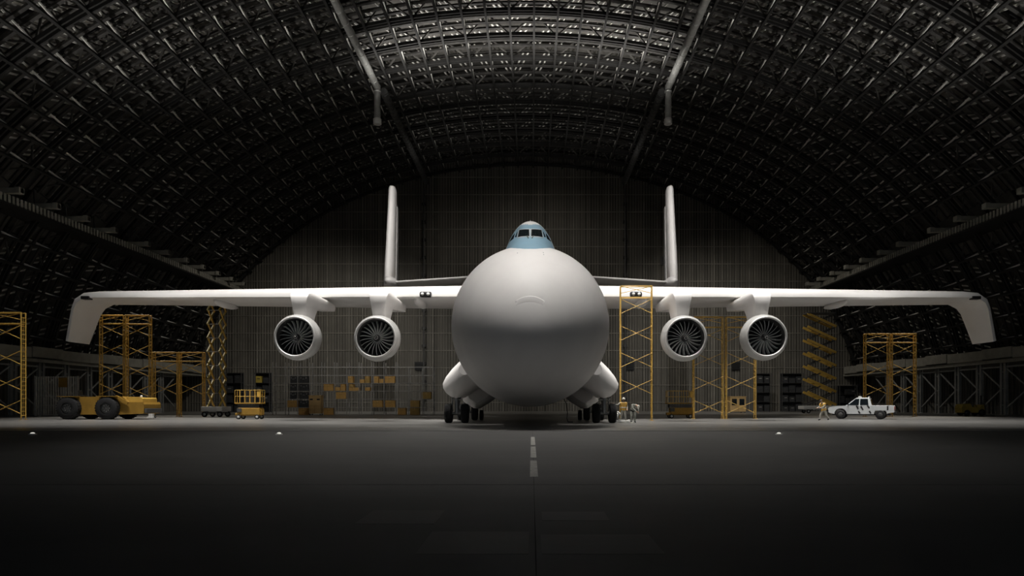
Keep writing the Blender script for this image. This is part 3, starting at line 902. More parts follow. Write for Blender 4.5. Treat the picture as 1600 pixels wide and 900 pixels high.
def tall_lift(xc, D, W, dep, z0, H, levels, label, armmat, arm2, sep=None, base=None, aw=.16):
    t = thing('scissor_lift', label, 'lift', (xc, D, 0), 0, 'tall raised scissor lifts')
    def b(nm, mt, f, par=None):
        m = MB(); f(m); return m.build(nm, mt, par or t)
    bw, bd = base
    b('chassis', 'paleplastic', lambda m: (m.bevbox((0, 0, .82), (bw, bd, .5), .05), m.bevbox((0, 0, .55), (bw * .8, bd * .7, .14), .03)))
    b('control_panel', 'band', lambda m: m.bevbox((bw * .36, -bd / 2 - .02, .84), (bw * .24, .06, .44), .02))
    for sx in (-.36, .36):
        for sy in (-1, 1): cart_wheel(t, (sx * bw, sy * bd * .42, .28), .28, .2, 'y')
    b('outrigger', 'darksteel', lambda m: [m.bbox(sx * bw * .25 - .06, sx * bw * .25 + .06, -bd * .48, bd * .48, .35, .6) for sx in (-1, 1)])
    hz = (H - z0) / levels
    for i in range(levels):
        za, zb = z0 + i * hz, z0 + (i + 1) * hz
        if sep is None:      # seen side on: arms swing along x
            for sy in (-dep / 2, dep / 2):
                b('scissor_arm', armmat, lambda m: m.bar((-W / 2, sy, zb + .05), (W / 2, sy, za + .05), .1, aw * 1.7))
                b('scissor_arm', arm2, lambda m: m.bar((-W / 2, sy + .12, za), (W / 2, sy + .12, zb), .08, aw * .8))
        else:                # seen end on: arms swing along y
            for sx in (-sep / 2, sep / 2):
                b('scissor_arm', armmat, lambda m: m.bar((sx, -dep / 2, za), (sx, dep / 2, zb), .12, aw))
                b('scissor_arm', arm2, lambda m: m.bar((sx + .1, -dep / 2, zb), (sx + .1, dep / 2, za), .1, aw))
            b('cross_tube', 'steel', lambda m: m.tube((-sep / 2, -dep / 2, za + .02), (sep / 2, -dep / 2, za + .02), .035, n=6))
    b('platform', arm2, lambda m: (m.bevbox((0, 0, H + .12), (W if sep is None else sep + .3, dep + .2, .14), .02)))
    return t
tall_lift(X(338, 66.6), 66.6, 1.6, 1.3, 1.0, 12.4, 8, 'tall raised olive scissor lift on a pale wheeled base, seen end-on near the left', 'olive', 'scaf', sep=1.22, base=(2.2, 2.0), aw=.2)
tall_lift(X(1280.5, 92), 92, 4.1, 1.5, 1.15, 14.2, 7, 'tall raised yellow scissor lift standing left of the pickup near the end wall', 'yellow2', 'darksteel', base=(5.4, 1.9), aw=.2)

# ------------------------------------------------------------------ low yellow tractor
D = 56.3
t = thing('aircraft_tractor', 'long low yellow aircraft tractor with big black wheels on the left', 'tractor', (X(170, D), D, 0))
def b(nm, mt, f, par=None):
    m = MB(); f(m); return m.build(nm, mt, par or t)
b('chassis', 'yellow', lambda m: (m.prism([(-3.75, .75), (-3.75, 1.55), (-3.3, 1.95), (1.75, 1.98), (2.35, 1.5), (3.55, 1.5), (3.65, 1.3), (3.6, .5), (1.4, .42), (-3.2, .42)], 'y', -.9, 1.6)))
b('hood', 'yellow2', lambda m: m.prism([(1.95, 1.45), (2.05, 1.9), (3.3, 1.9), (3.42, 1.8), (3.42, 1.4), (2.0, 1.4)], 'y', -.75, 1.4))
b('sloped_guard', 'yellow', lambda m: m.bar((1.3, -1.05, 2.0), (2.35, -1.05, 1.42), .12, .22))
b('fender', 'yellow', lambda m: (m.bar((-3.6, -1.1, 1.98), (-1.9, -1.1, 1.98), .5, .05), m.bar((-.2, -1.1, 2.0), (1.5, -1.1, 2.0), .5, .05)))
b('bumper', 'darksteel', lambda m: (m.bevbox((-3.85, .35, .7), (.2, 2.4, .35), .04), m.bevbox((3.72, .35, .75), (.2, 2.4, .4), .04)))
b('seat', 'black', lambda m: (m.bevbox((-2.6, .5, 2.05), (.5, .5, .14), .04), m.bevbox((-2.85, .5, 2.3), (.12, .5, .5), .04)))
b('beacon', 'paleplastic', lambda m: m.lathe([(0, .09), (.12, .1), (.2, .06), (.22, .01)], (2.75, .2, 1.9), 'z', 12))
for wx in (-2.72, .62):
    for wy in (-1.05, 1.75):
        m = MB(); r = .98
        m.lathe([(-.3, .5), (-.3, .86), (-.22, .97), (.22, .97), (.3, .86), (.3, .5)], (wx, wy, r), 'y', 26)
        for q in range(26):
            a = 2 * pi * q / 26
            m.box((wx + cos(a) * .965, wy, r + sin(a) * .965), (.03, .56, .09), Matrix.Rotation(-a, 3, 'Y'))
        wh = m.build('wheel', 'rubber', t)
        m = MB(); m.lathe([(-.2, .02), (-.24, .12), (-.2, .2), (-.16, .36), (-.27, .5), (.27, .5), (.2, .02)], (wx, wy, r), 'y', 24); m.build('wheel_hub', 'darksteel', wh)
        for q in range(8):
            a = 2 * pi * q / 8
            m = MB(); m.lathe([(-.26, .03), (-.2, .03)], (wx + cos(a) * .26, wy, r + sin(a) * .26), 'y', 6, cap0=True); m.build('wheel_nut', 'steel', wh)

# ------------------------------------------------------------------ pickup truck
t = thing('pickup_truck', 'white pickup truck with black slanted stripes parked on the right, facing left', 'truck', (X(1346, 57.3), 57.3, 0), radians(148))
def arch(cx, r, z, a0=180, a1=0, n=10):
    return [(cx + cos(radians(a0 + (a1 - a0) * i / n)) * r, z + sin(radians(a0 + (a1 - a0) * i / n)) * r) for i in range(n + 1)]
prof = [(-2.6, .62)] + [(-2.1, .52)] + arch(-1.55, .50, .45) + [(1.08, .46)] + arch(1.6, .50, .45) + [(2.42, .50), (2.58, .58), (2.6, .92), (2.48, 1.06), (1.9, 1.15), (1.15, 1.2), (-.85, 1.2), (-.85, .78), (-2.6, .78)]
b('body', 'truck', lambda m: m.prism(prof, 'y', -.92, .92))
for sy in (-1, 1): b('bed_side', 'truck', lambda m: m.bevbox((-1.72, sy * .88, .98), (1.76, .09, .46), .03))
b('tailgate', 'truck', lambda m: m.bevbox((-2.57, 0, .97), (.09, 1.72, .46), .03))
b('bed_floor', 'bed', lambda m: m.bbox(-2.5, -.88, -.82, .82, .78, .81))
def cab(m):
    m.smooth = False
    m.loft([[(1.2, -.86, 1.18), (1.2, .86, 1.18), (-.88, .88, 1.18), (-.88, -.88, 1.18)], [(.42, -.70, 1.84), (.42, .70, 1.84), (-.72, .72, 1.84), (-.72, -.72, 1.84)], [(.25, -.62, 1.90), (.25, .62, 1.90), (-.62, .64, 1.90), (-.62, -.64, 1.90)]])
cb = b('cab', 'truck', cab)
def side_pane(s, x0, x1, x0t, x1t):
    def f(m):
        y0, y1 = .885 * s, .725 * s
        v = [(x0, y0, 1.24), (x1, y0, 1.24), (x1t, y1, 1.79), (x0t, y1, 1.79)]
        m._add([(a, y + s * .012, z) for a, y, z in v] + [(a, y - s * .03, z) for a, y, z in v], [(0, 1, 2, 3), (7, 6, 5, 4), (0, 4, 5, 1), (1, 5, 6, 2), (2, 6, 7, 3), (3, 7, 4, 0)])
    return f
for s in (-1, 1):
    b('side_window', 'glassdark', side_pane(s, .98, .14, .40, .10), cb)
    b('side_window', 'glassdark', side_pane(s, .04, -.62, .02, -.56), cb)
b('windscreen', 'glassdark', lambda m: m._add([(1.175, -.76, 1.24), (1.175, .76, 1.24), (.47, .63, 1.81), (.47, -.63, 1.81), (1.1, -.76, 1.2), (1.1, .76, 1.2), (.4, .63, 1.77), (.4, -.63, 1.77)], [(0, 1, 2, 3), (7, 6, 5, 4), (0, 4, 5, 1), (1, 5, 6, 2), (2, 6, 7, 3), (3, 7, 4, 0)]), cb)
b('rear_window', 'glassdark', lambda m: m._add([(-.895, -.7, 1.28), (-.895, .7, 1.28), (-.76, .62, 1.76), (-.76, -.62, 1.76), (-.8, -.7, 1.28), (-.8, .7, 1.28), (-.68, .62, 1.76), (-.68, -.62, 1.76)], [(0, 3, 2, 1), (4, 5, 6, 7), (0, 1, 5, 4), (1, 2, 6, 5), (2, 3, 7, 6), (3, 0, 4, 7)]), cb)
b('light_bar', 'lamp_lens', lambda m: (m.bevbox((.1, 0, 1.98), (.22, 1.1, .12), .04)))
b('light_bar', 'lamp_lens', lambda m: (m.bevbox((-.62, 0, 1.95), (.14, .9, .08), .03)))
for s in (-1, 1):
    b('wing_mirror', 'black', lambda m: (m.bevbox((.98, s * 1.04, 1.28), (.1, .2, .17), .03)))
    b('headlight', 'lamp_lens', lambda m: m.bevbox((2.56, s * .70, .90), (.12, .36, .16), .03))
    b('tail_light', 'red', lambda m: m.bevbox((-2.6, s * .84, .98), (.06, .12, .3), .02))
    for i, (sx, sz, ll) in enumerate(((.25, 1.03, .34), (-.12, .96, .38), (-.62, 1.08, .3), (-2.1, .98, .36), (-.75, .62, .26), (.1, .60, .26))):
        b('stripe', 'black', lambda m: m.box((sx, s * .925, sz), (.12, .015, ll), Matrix.Rotation(radians(28 * (1 if i != 3 else 0)), 3, 'Y')))
    b('running_board', 'black', lambda m: m.bevbox((.0, s * .90, .40), (1.9, .14, .08), .02))
    b('door_handle', 'black', lambda m: m.bevbox((.2, s * .935, 1.1), (.16, .03, .04), .01))
    for wx in (-1.55, 1.6): cart_wheel(t, (wx, s * .82, .40), .40, .26, 'y', hub='darksteel', hubr=.6)
b('front_bumper', 'black', lambda m: m.bevbox((2.6, 0, .56), (.14, 1.8, .24), .05))
b('rear_bumper', 'black', lambda m: m.bevbox((-2.68, 0, .58), (.16, 1.7, .18), .04))
b('grille', 'black', lambda m: m.bevbox((2.6, 0, .86), (.04, .95, .2), .01))
b('undertray', 'black', lambda m: m.bbox(-2.3, 2.3, -.7, .7, .34, .5))

# ------------------------------------------------------------------ forklift on the far right
D = 72.5
t = thing('forklift', 'small olive yellow forklift parked by the columns far right', 'forklift', (X(1518, D), D, 0))
b('body', 'olive', lambda m: m.prism([(-1.45, .35), (-1.5, .9), (-1.35, 1.3), (-.5, 1.38), (-.3, .95), (.55, .92), (.75, 1.25), (1.0, 1.25), (1.1, .35)], 'y', -.6, .6))
b('seat', 'black', lambda m: (m.bevbox((-.2, 0, 1.05), (.5, .5, .12), .04), m.bevbox((-.45, 0, 1.45), (.12, .5, .55), .04)))
b('steering_wheel', 'black', lambda m: m.lathe([(-.02, .16), (0, .18), (.02, .16)], (.35, 0, 1.35), 'z', 16))
b('steering_column', 'darksteel', lambda m: m.tube((.6, 0, 1.0), (.36, 0, 1.35), .03))
for wx, r in ((-.9, .34), (.75, .38)):
    for wy in (-.55, .55): cart_wheel(t, (wx, wy, r), r, .22, 'y', hub='darksteel')
for sy in (-.3, .3): b('mast', 'darksteel', lambda m: (m.bbox(1.2, 1.32, sy - .06, sy + .06, .1, 2.3)))
b('mast_crossbar', 'darksteel', lambda m: [m.bbox(1.22, 1.3, -.3, .3, z, z + .1) for z in (.5, 1.3, 2.2)])
for sy in (-.25, .25): b('fork', 'darksteel', lambda m: (m.bbox(1.34, 1.4, sy - .06, sy + .06, .06, .6), m.bbox(1.34, 2.4, sy - .06, sy + .06, .06, .11)))
b('exhaust', 'steel', lambda m: m.tube((-1.1, .4, 1.3), (-1.1, .4, 1.75), .04))

# ------------------------------------------------------------------ storage rack with boxes
DR = 78.5
RX = [X(p, DR) for p in (426, 446, 465, 484, 503, 522.5, 542, 561, 581, 600, 619, 638.5, 660, 677)]
RZ = [Z(p, DR) for p in (573, 586, 598.5, 610.7, 623.4, 636.4)]
rack = thing('storage_rack', 'long thin grey storage rack holding cardboard boxes before the end wall', 'rack', ((RX[0] + RX[-1]) / 2, DR, 0))
ro = rack.location.copy()
for i, x in enumerate(RX):
    for y in (0, 1.05):
        m = MB(); m.bbox(x - .035, x + .035, DR + y - .035, DR + y + .035, 0, RZ[0] + (.55 if i < 11 else 0)); m.bbox(x - .05, x + .05, DR + y - .06, DR + y + .06, 0, .02)
        m.build('upright', 'rack', rack, ro)
for j, z in enumerate(RZ):
    for y in (0, 1.05):
        m = MB(); m.bbox(RX[0], RX[-1], DR + y - .03, DR + y + .03, z - .05, z); m.build('shelf_beam', 'rack', rack, ro)
m = MB()
for j, z in enumerate(RZ):
    x = RX[0] + .2
    while x < RX[-1]:
        m.bbox(x - .02, x + .02, DR, DR + 1.05, z - .03, z - .002); x += .5
m.build('shelf_bar', 'rack', rack, ro)

def rack_px(cx0, cy0, cx1, cy1):
    return 420 + cx0 / 6.154, 560 + cy0 / 6.154, 420 + cx1 / 6.154, 560 + cy1 / 6.154
LV = [0.0] + RZ[::-1]
def boxat(crop, label, mt='card', depth=.8, name='cardboard_box', cat='box', group='cardboard boxes on the rack', lv=None, D=DR):
    a, c, d, e = rack_px(*crop)
    x0, x1 = X(a, D) + .03, X(d, D) - .03
    zt, zb = Z(c, D), Z(e, D)
    if lv is None: lv = min(LV, key=lambda q: abs(q - zb))
    h = zt - zb
    h = min(h, .84)
    t = thing(name, label, cat, ((x0 + x1) / 2, D + .08 + depth / 2, lv + .003), 0, group)
    w = x1 - x0
    if w > 1.15: x1 -= .0
    m = MB(); m.bevbox((0, 0, h / 2), (w, depth, h), .02); m.build('carton', mt, t)
    if name == 'cardboard_box':
        m = MB(); m.bbox(-.035, .035, -depth / 2 - .004, depth / 2 + .004, h - .002, h + .004); m.bbox(-.035, .035, -depth / 2 - .004, -depth / 2, h - .22, h); m.build('tape', 'tape', t)
        m = MB(); m.bbox(-w * .16, w * .16, -depth / 2 - .002, -depth / 2 + .02, h * .62, h * .72); m.build('hand_hole', 'card2' if mt == 'card' else 'card', t)
    return t
boxat((172, 395, 270, 470), 'cardboard box on the lowest shelf near the rack left end, under the dark cases')
boxat((280, 478, 382, 548), 'cardboard box on the floor, left of the tan cabinet')
boxat((522, 470, 620, 545), 'cardboard box on the floor, right of the tan cabinet')
boxat((522, 245, 620, 315), 'wide cardboard box on a middle shelf, above and right of the tan cabinet', 'card')
boxat((634, 280, 682, 315), 'low cardboard box left of a taller one, above the lone middle box')
boxat((685, 245, 734, 315), 'upright cardboard box right of a low one, above the lone middle box', 'card')
boxat((640, 322, 742, 392), 'lone cardboard box hanging lowest in the middle of the rack')
boxat((757, 163, 808, 235), 'narrow upright cardboard box alone on a high shelf in mid rack')
bx1 = boxat((765, 280, 865, 312), 'flat wide cardboard box carrying a smaller box, in mid rack', 'card')
boxat((768, 246, 814, 279), 'small cardboard box stacked on a flat wide box in mid rack', 'card2', lv=LV[3] + (Z(560 + 280 / 6.154, DR) - Z(560 + 312 / 6.154, DR)) + .012)
boxat((870, 200, 918, 235), 'low cardboard box on a high shelf, left of a taller olive box')
boxat((920, 160, 970, 235), 'upright olive brown box on a high shelf, right of a low box', 'card2')
boxat((922, 278, 972, 312), 'small bright box alone on the shelf below the olive upright box', 'card')
boxat((1007, 160, 1053, 235), 'upright cardboard box on the upper shelf right of a post, beside a flat box', 'card')
boxat((1056, 195, 1103, 235), 'flat cardboard box squeezed between two taller boxes on the upper shelf', 'card')
boxat((1112, 155, 1212, 235), 'big cardboard box at the right end of the upper shelf row', 'card')
boxat((994, 395, 1092, 468), 'cardboard box on the lowest shelf on the right, left one of two', 'card')
boxat((1115, 395, 1215, 468), 'cardboard box on the lowest shelf on the right, right one of two', 'card')
boxat((1236, 470, 1318, 548), 'cardboard box on the floor beside the dark brown stack', 'card')
bx2 = boxat((1354, 474, 1448, 548), 'lower dark brown box of the two stacked on the floor right of the rack', 'card2')
boxat((1357, 398, 1448, 470), 'upper dark brown box of the two stacked, right part of the rack', 'card2')
boxat((1464, 318, 1560, 392), 'faint brown box on a shelf at the far right end of the rack', 'card2')
for c, lab in (((200, 165, 268, 235), 'black equipment case on the upper left shelf, left of the bright post'),
               ((287, 145, 376, 235), 'black equipment case on the upper left shelf, right of the bright post'),
               ((197, 245, 268, 312), 'black equipment case in the second row of dark cases, left of the bright post'),
               ((287, 245, 382, 312), 'black equipment case in the second row of dark cases, right of the bright post'),
               ((197, 322, 268, 390), 'black equipment case in the third row of dark cases, above a cardboard box'),
               ((287, 322, 382, 390), 'black equipment case in the third row of dark cases, right of the bright post'),
               ((287, 400, 382, 466), 'lowest black equipment case, above the floor box left of the tan cabinet')):
    t = boxat(c, lab, 'darkcase', .7, 'equipment_case', 'case', 'black equipment cases on the rack')
    bb = [Vector(v) for v in t.children[0].bound_box]; w = bb[4].x - bb[0].x; h = bb[1].z - bb[0].z
    m = MB(); m.bbox(-.12, .12, -.39, -.35, h * .55, h * .62); m.build('handle', 'steel', t)
    for sx in (-.3, .3):
        m = MB(); m.bbox(sx * w - .04, sx * w + .04, -.365, -.35, h * .66, h * .82); m.build('latch', 'rack', t)

# tan cabinet with two black vents, in front of the rack
def cabin(x, D, w, h, dep, label, vent, nm, cat):
    t = thing(nm, label, cat, (x, D, 0))
    m = MB(); m.bevbox((0, 0, h / 2 + .12), (w, dep, h - .12), .05); m.bbox(-w / 2 - .05, w / 2 + .05, -dep / 2 - .05, dep / 2 + .05, h + .05, h + .12); m.build('body', 'tan', t)
    for sx in (-1, 1):
        vx, vz, vw, vh = vent
        m = MB(); m.bevbox((sx * vx, -dep / 2 - .0, vz), (vw, .06, vh), .02); p = m.build('window' if nm == 'site_booth' else 'vent', 'glassdark' if nm == 'site_booth' else 'black', t)
        m = MB(); m.bbox(sx * vx - vw / 2 - .04, sx * vx + vw / 2 + .04, -dep / 2 - .02, -dep / 2 + .01, vz - vh / 2 - .05, vz - vh / 2); m.build('sill', 'tan', p)
    for sx in (-1, 1):
        for sy in (-1, 1):
            m = MB(); m.bbox(sx * (w / 2 - .12) - .06, sx * (w / 2 - .12) + .06, sy * (dep / 2 - .12) - .06, sy * (dep / 2 - .12) + .06, 0, .14); m.build('foot', 'darksteel', t)
    m = MB(); m.bbox(-w * .42, w * .42, -dep / 2 - .015, -dep / 2, h * .48, h * .5); m.bbox(-.02, .02, -dep / 2 - .015, -dep / 2, .2, h * .48); m.build('door_seam', 'card2', t)
cabin(X(494.5, 77), 76.9, 1.45, 2.25, 1.0, 'tan cabinet with two small black openings standing at the storage rack', (.42, 1.88, .36, .18), 'tool_cabinet', 'cabinet')
cabin(X(1150, 96), 96, 2.35, 2.35, 2.0, 'tan booth with two dark square windows near the end wall, behind the paired scaffolds', (.56, 1.62, .75, .95), 'site_booth', 'booth')

# dark shelves of gear along the end wall
def gear_shelf(px0, px1, D, ytop, label, seed, group, accent=None):
    x0, x1 = X(px0, D), X(px1, D); H = Z(ytop, D); w = x1 - x0
    t = thing('gear_shelf', label, 'shelf', ((x0 + x1) / 2, D, 0), 0, group)
    r = random.Random(seed); h = w / 2
    for sx in (-1, 1):
        for sy in (0, .8):
            m = MB(); m.bbox(sx * h - .05, sx * h + .05, sy - .05, sy + .05, 0, H); m.build('post', 'darksteel', t)
    nl = max(3, round(H / 1.6))
    for i in range(nl + 1):
        z = .12 + (H - .2) * i / nl
        m = MB(); m.bbox(-h, h, 0, .8, z - .04, z); sh = m.build('shelf_board', 'darksteel', t)
    m = MB(); m.bbox(-h, h, .82, .86, .1, H); m.build('back_panel', 'black', t)
    out = []
    for i in range(nl):
        z = .12 + (H - .2) * i / nl; gap = (H - .2) / nl
        n = max(2, int(w / .95)); cw = (w - .2) / n
        for q in range(n):
            if r.random() < .12: continue
            hh = gap * r.uniform(.5, .82); ww = cw * r.uniform(.7, .92)
            out.append((t, (x0 + x1) / 2 - h + .1 + cw * (q + .5), D + .06, z, ww, hh))
    return out
allb = []
gd = 'dark gear shelves along the end wall'
for a in ((351, 377, 97, 582, 'dark gear shelf loaded with black bins, behind the left small scissor lift', 1, gd, 'dark gear shelf behind the left small scissor lift'),
          (397, 421, 97, 582, 'dark gear shelf with an olive bin on top, left of the storage rack', 2, gd, 'dark gear shelf just left of the storage rack'),
          (1182, 1205, 108, 583, 'tall dark gear shelf at the end wall, beneath the far right engine', 3, gd, 'tall dark gear shelf beneath the far right engine'),
          (1222, 1255, 108, 583, 'tall dark wide gear shelf beside the raised yellow scissor lift', 4, gd, 'dark wide gear shelf beside the raised yellow scissor lift'),
          (1312, 1339, 108, 602, 'low dark gear shelf at the end wall right behind the pickup', 5, gd, 'low dark gear shelf behind the pickup')):
    r = random.Random(a[5]); bins = gear_shelf(*a[:7])
    names = ['left', 'second', 'third', 'fourth', 'fifth']
    for i, (t, x, y, z, ww, hh) in enumerate(bins):
        ol = (a[5] == 2 and i == len(bins) - 2)
        bt = thing('storage_bin', 'olive bin high on the dark gear shelf left of the storage rack' if ol else 'black bin on the ' + a[7], 'bin', (x, y + .3, z + .002), 0, 'black bins on the ' + a[7])
        m = MB(); m.bevbox((0, 0, hh / 2), (ww, .55, hh), .03); m.build('tub', 'olive' if ol else 'darkcase', bt)
        m = MB(); m.bbox(-ww * .25, ww * .25, -.3, -.27, hh * .6, hh * .68); m.build('handle', 'rack' if r.random() < .35 else 'darksteel', bt)

# ------------------------------------------------------------------ slatted partition far left
D = 70.5
xa, xb = X(55, D), X(121, D)
t = thing('slatted_partition', 'pale slatted partition with an orange board, left behind the low tractor', 'partition', ((xa + xb) / 2, D, 0))
o = t.location.copy(); zt = Z(588, D)
n = 17
for i in range(n):
    x = xa + (xb - xa) * (i + .3) / n
    m = MB(); m.bbox(x - .07, x + .07, D, D + .06, .05, zt); m.build('slat', 'slat', t, o)
for z in (.15, 1.2, 2.2, zt - .1):
    m = MB(); m.bbox(xa, xb, D + .06, D + .14, z - .05, z + .05); m.build('rail', 'rack', t, o)
for x in (xa, xb):
    m = MB(); m.bbox(x - .05, x + .05, D - .1, D + .2, 0, zt + .02); m.build('post', 'rack', t, o)
m = MB(); m.bbox(X(92, D), X(105, D), D - .06, D - .005, Z(605, D), Z(590, D)); pb = m.build('board', 'yellow', t, o); pb['label'] = 'orange board on the slats'

# pale pump stand between tractor and towers
D = 61
t = thing('pump_stand', 'small pale machine stand between the tractor and the short scaffolds', 'machine', (X(236.5, D), D, 0))
b('base', 'paleplastic', lambda m: (m.bevbox((0, 0, .06), (.6, .5, .12), .03), m.bevbox((0, 0, .38), (.4, .36, .56), .05)))
b('tank', 'paleplastic', lambda m: m.lathe([(0, .05), (.02, .2), (.32, .2), (.4, .1), (.42, .02)], (0, 0, .66), 'z', 16))
b('handle', 'steel', lambda m: (m.tube((-.18, 0, .6), (-.32, 0, 1.0), .02), m.tube((-.32, -.1, 1.0), (-.32, .1, 1.0), .02)))
for sx in (-1, 1): cart_wheel(t, (sx * .3, .1, .12), .12, .06, 'x')

# white reel by the right gear wheel
t = thing('hose_reel', 'small white round reel standing beside the right landing gear wheel', 'reel', (X(962.3, 46.9), 46.9, 0))
b('drum', 'paleplastic', lambda m: m.lathe([(-.14, .08), (-.14, .32), (-.1, .34), (-.1, .2), (.1, .2), (.1, .34), (.14, .32), (.14, .08)], (0, 0, .42), 'x', 24))
b('rim', 'white', lambda m: m.lathe([(-.06, .36), (-.02, .4), (.02, .4), (.06, .36), (.06, .3), (-.06, .3), (-.06, .36)], (0, -.12, .42), 'y', 24))
b('stand', 'steel', lambda m: (m.bar((-.2, -.2, .02), (-.2, .2, .02), .05), m.bar((.2, -.2, .02), (.2, .2, .02), .05), m.bar((-.2, 0, .02), (0, 0, .42), .04), m.bar((.2, 0, .02), (0, 0, .42), .04)))

# crumpled pale bundle at a worker's feet
m = MB(); r = random.Random(11)
t = thing('rope_coil', 'pale speckled rope bundle lying at the feet of the yellow-vested worker', 'rope', (X(975.5, 45.2), 45.2, 0))
pts = []
for i in range(120):
    a = i * .42; rr = .34 - .1 * sin(i * .21) + r.uniform(-.05, .05)
    pts.append((cos(a) * rr, sin(a) * rr * .7, .035 + .22 * (i / 120) * r.uniform(.6, 1.1) * (1 - .5 * abs(sin(i * .3)))))
m.path(pts, .028, 6); m.build('coil', 'paleplastic', t)
m = MB(); m.path([(.3, 0, .04), (.5, -.1, .03), (.62, .1, .03), (.45, .2, .03)], .028, 6); m.build('rope_end', 'helmet', t)

# flush lights in the apron
for px, lab in ((51, 'small white ground light on the apron at the far left'), (436, 'small white ground light on the apron left of the aircraft'), (1217, 'small white ground light on the apron right of the aircraft')):
    D = 28.1
    t = thing('ground_light', lab, 'light', (X(px, D), D, 0), 0, 'ground lights on the apron')
    b('flange', 'paleplastic', lambda m: m.lathe([(0, .16), (.02, .16), (.05, .11), (.055, .01)], (0, 0, 0), 'z', 20))
    m = MB(); m.ellipsoid((0, 0, .05), (.09, .09, .05), 14, 8); m.build('lens', 'lamp_emit', t)
# ------------------------------------------------------------------ people
def person(name_label, loc, rz, J, cols, vest=True, helmet=None, hair=True, hold=None):
    """J: joint positions in local metres (facing -y). Body grown as one skinned surface."""
    V = []; E = []; R = []; idx = {}
    def add(k, p, r, par=None):
        idx[k] = len(V); V.append(Vector(p)); R.append(r)
        if par: E.append((idx[par], idx[k]))
    add('pelvis', J['pelvis'], (.172, .135)); add('waist', J['waist'], (.158, .125), 'pelvis')
    add('chest', J['chest'], (.182, .138), 'waist'); add('neck0', J['neck'], (.075, .075), 'chest')
    hd = Vector(J['head']); up = (hd - Vector(J['neck'])).normalized()
    add('neck1', Vector(J['neck']) + up * .06, (.055, .055), 'neck0')
    add('jaw', hd - up * .055, (.068, .075), 'neck1'); add('skull', hd + up * .035, (.082, .095), 'jaw'); add('crown', hd + up * .1, (.058, .066), 'skull')
    fw = Vector(J.get('face', (0, -1, 0))).normalized()
    for s, S in ((-1, 'l'), (1, 'r')):
        add('sh' + S, J['sh' + S], (.078, .078), 'chest'); add('el' + S, J['el' + S], (.058, .058), 'sh' + S); add('wr' + S, J['wr' + S], (.036, .036), 'el' + S)
        d = (Vector(J['wr' + S]) - Vector(J['el' + S])).normalized()
        side = d.cross(Vector((0, 0, 1)) if abs(d.z) < .9 else Vector((0, 1, 0))).normalized() * s
        pal = Vector(J['wr' + S]) + d * .07
        add('pa' + S, pal, (.036, .02), 'wr' + S)
        curl = d.cross(side).normalized() * (1 if d.cross(side).y < 0 else -1)
        for fi, ln in enumerate((.072, .082, .076, .06)):
            o = side * (.027 - .018 * fi)
            add('k%s%d' % (S, fi), pal + o + d * .025, (.010, .010), 'pa' + S)
            add('m%s%d' % (S, fi), pal + o + d * (.025 + ln * .5) + curl * .012, (.0095, .0095), 'k%s%d' % (S, fi))
            add('t%s%d' % (S, fi), pal + o + d * (.025 + ln * .85) + curl * .04, (.008, .008), 'm%s%d' % (S, fi))
        add('th0' + S, Vector(J['wr' + S]) + d * .035 + side * .035, (.012, .012), 'wr' + S)
        add('th1' + S, Vector(J['wr' + S]) + d * .085 + side * .062 + curl * .02, (.0095, .0095), 'th0' + S)
        add('hip' + S, J['hip' + S], (.115, .115), 'pelvis'); add('kn' + S, J['kn' + S], (.084, .084), 'hip' + S); add('an' + S, J['an' + S], (.066, .066), 'kn' + S)
        tf = Vector(J['toe' + S]); add('toe' + S, tf, (.05, .042), 'an' + S)
    me = bpy.data.meshes.new('tmp'); me.from_pydata([tuple(v) for v in V], E, [])
    ob = bpy.data.objects.new('tmp', me); COL.objects.link(ob)
    sk = ob.modifiers.new('s', 'SKIN'); sk.use_smooth_shade = True
    sv = me.skin_vertices[0].data
    for i, r in enumerate(R): sv[i].radius = r; sv[i].use_root = (i == 0)
    ob.modifiers.new('u', 'SUBSURF').levels = 2
    dg = bpy.context.evaluated_depsgraph_get(); dg.update()
    bm_me = bpy.data.meshes.new_from_object(ob.evaluated_get(dg))
    bpy.data.objects.remove(ob)
    # colour by the nearest joint chain
    seg = [(a, b_) for a, b_ in E]; names = list(idx)
    def region(c):
        best = 9; rg = 'shirt'
        for a, b_ in seg:
            p, q = V[a], V[b_]; d = q - p; t = max(0, min(1, (c - p).dot(d) / max(d.length_squared, 1e-9)))
            l = (c - p - d * t).length
            if l < best:
                best = l; nb = names[b_]
                if nb[:2] in ('ja', 'sk', 'cr') or nb == 'neck1': rg = 'skin'
                elif nb[:2] in ('pa', 'th') or (nb[0] in 'kmt' and nb[-1].isdigit()): rg = 'skin'
                elif nb[:3] in ('toe',): rg = 'boot'
                elif nb[:2] in ('hi', 'kn', 'an'): rg = 'trousers'
                else: rg = 'shirt'
        return rg
    order = ['skin', 'shirt', 'trousers', 'boot']
    rgs = [region(p.center) for p in bm_me.polygons]
    for p, r_ in zip(bm_me.polygons, rgs): p.material_index = order.index(r_); p.use_smooth = True
    # face: eyes, nose, mouth and ears joined to the same mesh
    f = MB()
    sd = fw.cross(up).normalized()
    f.cur = 0
    ctr = hd + up * .02
    f.ellipsoid(ctr + fw * .095 - up * .012, (.014, .014, .022), 8, 6)
    for s in (-1, 1): f.ellipsoid(ctr + sd * s * .084 - up * .005, (.013, .022, .03), 8, 6)
    f.cur = 3
    for s in (-1, 1): f.ellipsoid(ctr + fw * .083 + sd * s * .034 + up * .012, (.010, .010, .008), 8, 6)
    f.ellipsoid(ctr + fw * .080 - up * .055, (.024, .008, .006), 8, 6)
    bm = bmesh.new(); bm.from_mesh(bm_me)
    base = [bm.verts.new(v) for v in f.v]
    for fc, mi in zip(f.f, f.m):
        try:
            nf = bm.faces.new([base[i] for i in fc]); nf.material_index = mi; nf.smooth = True
        except ValueError: pass
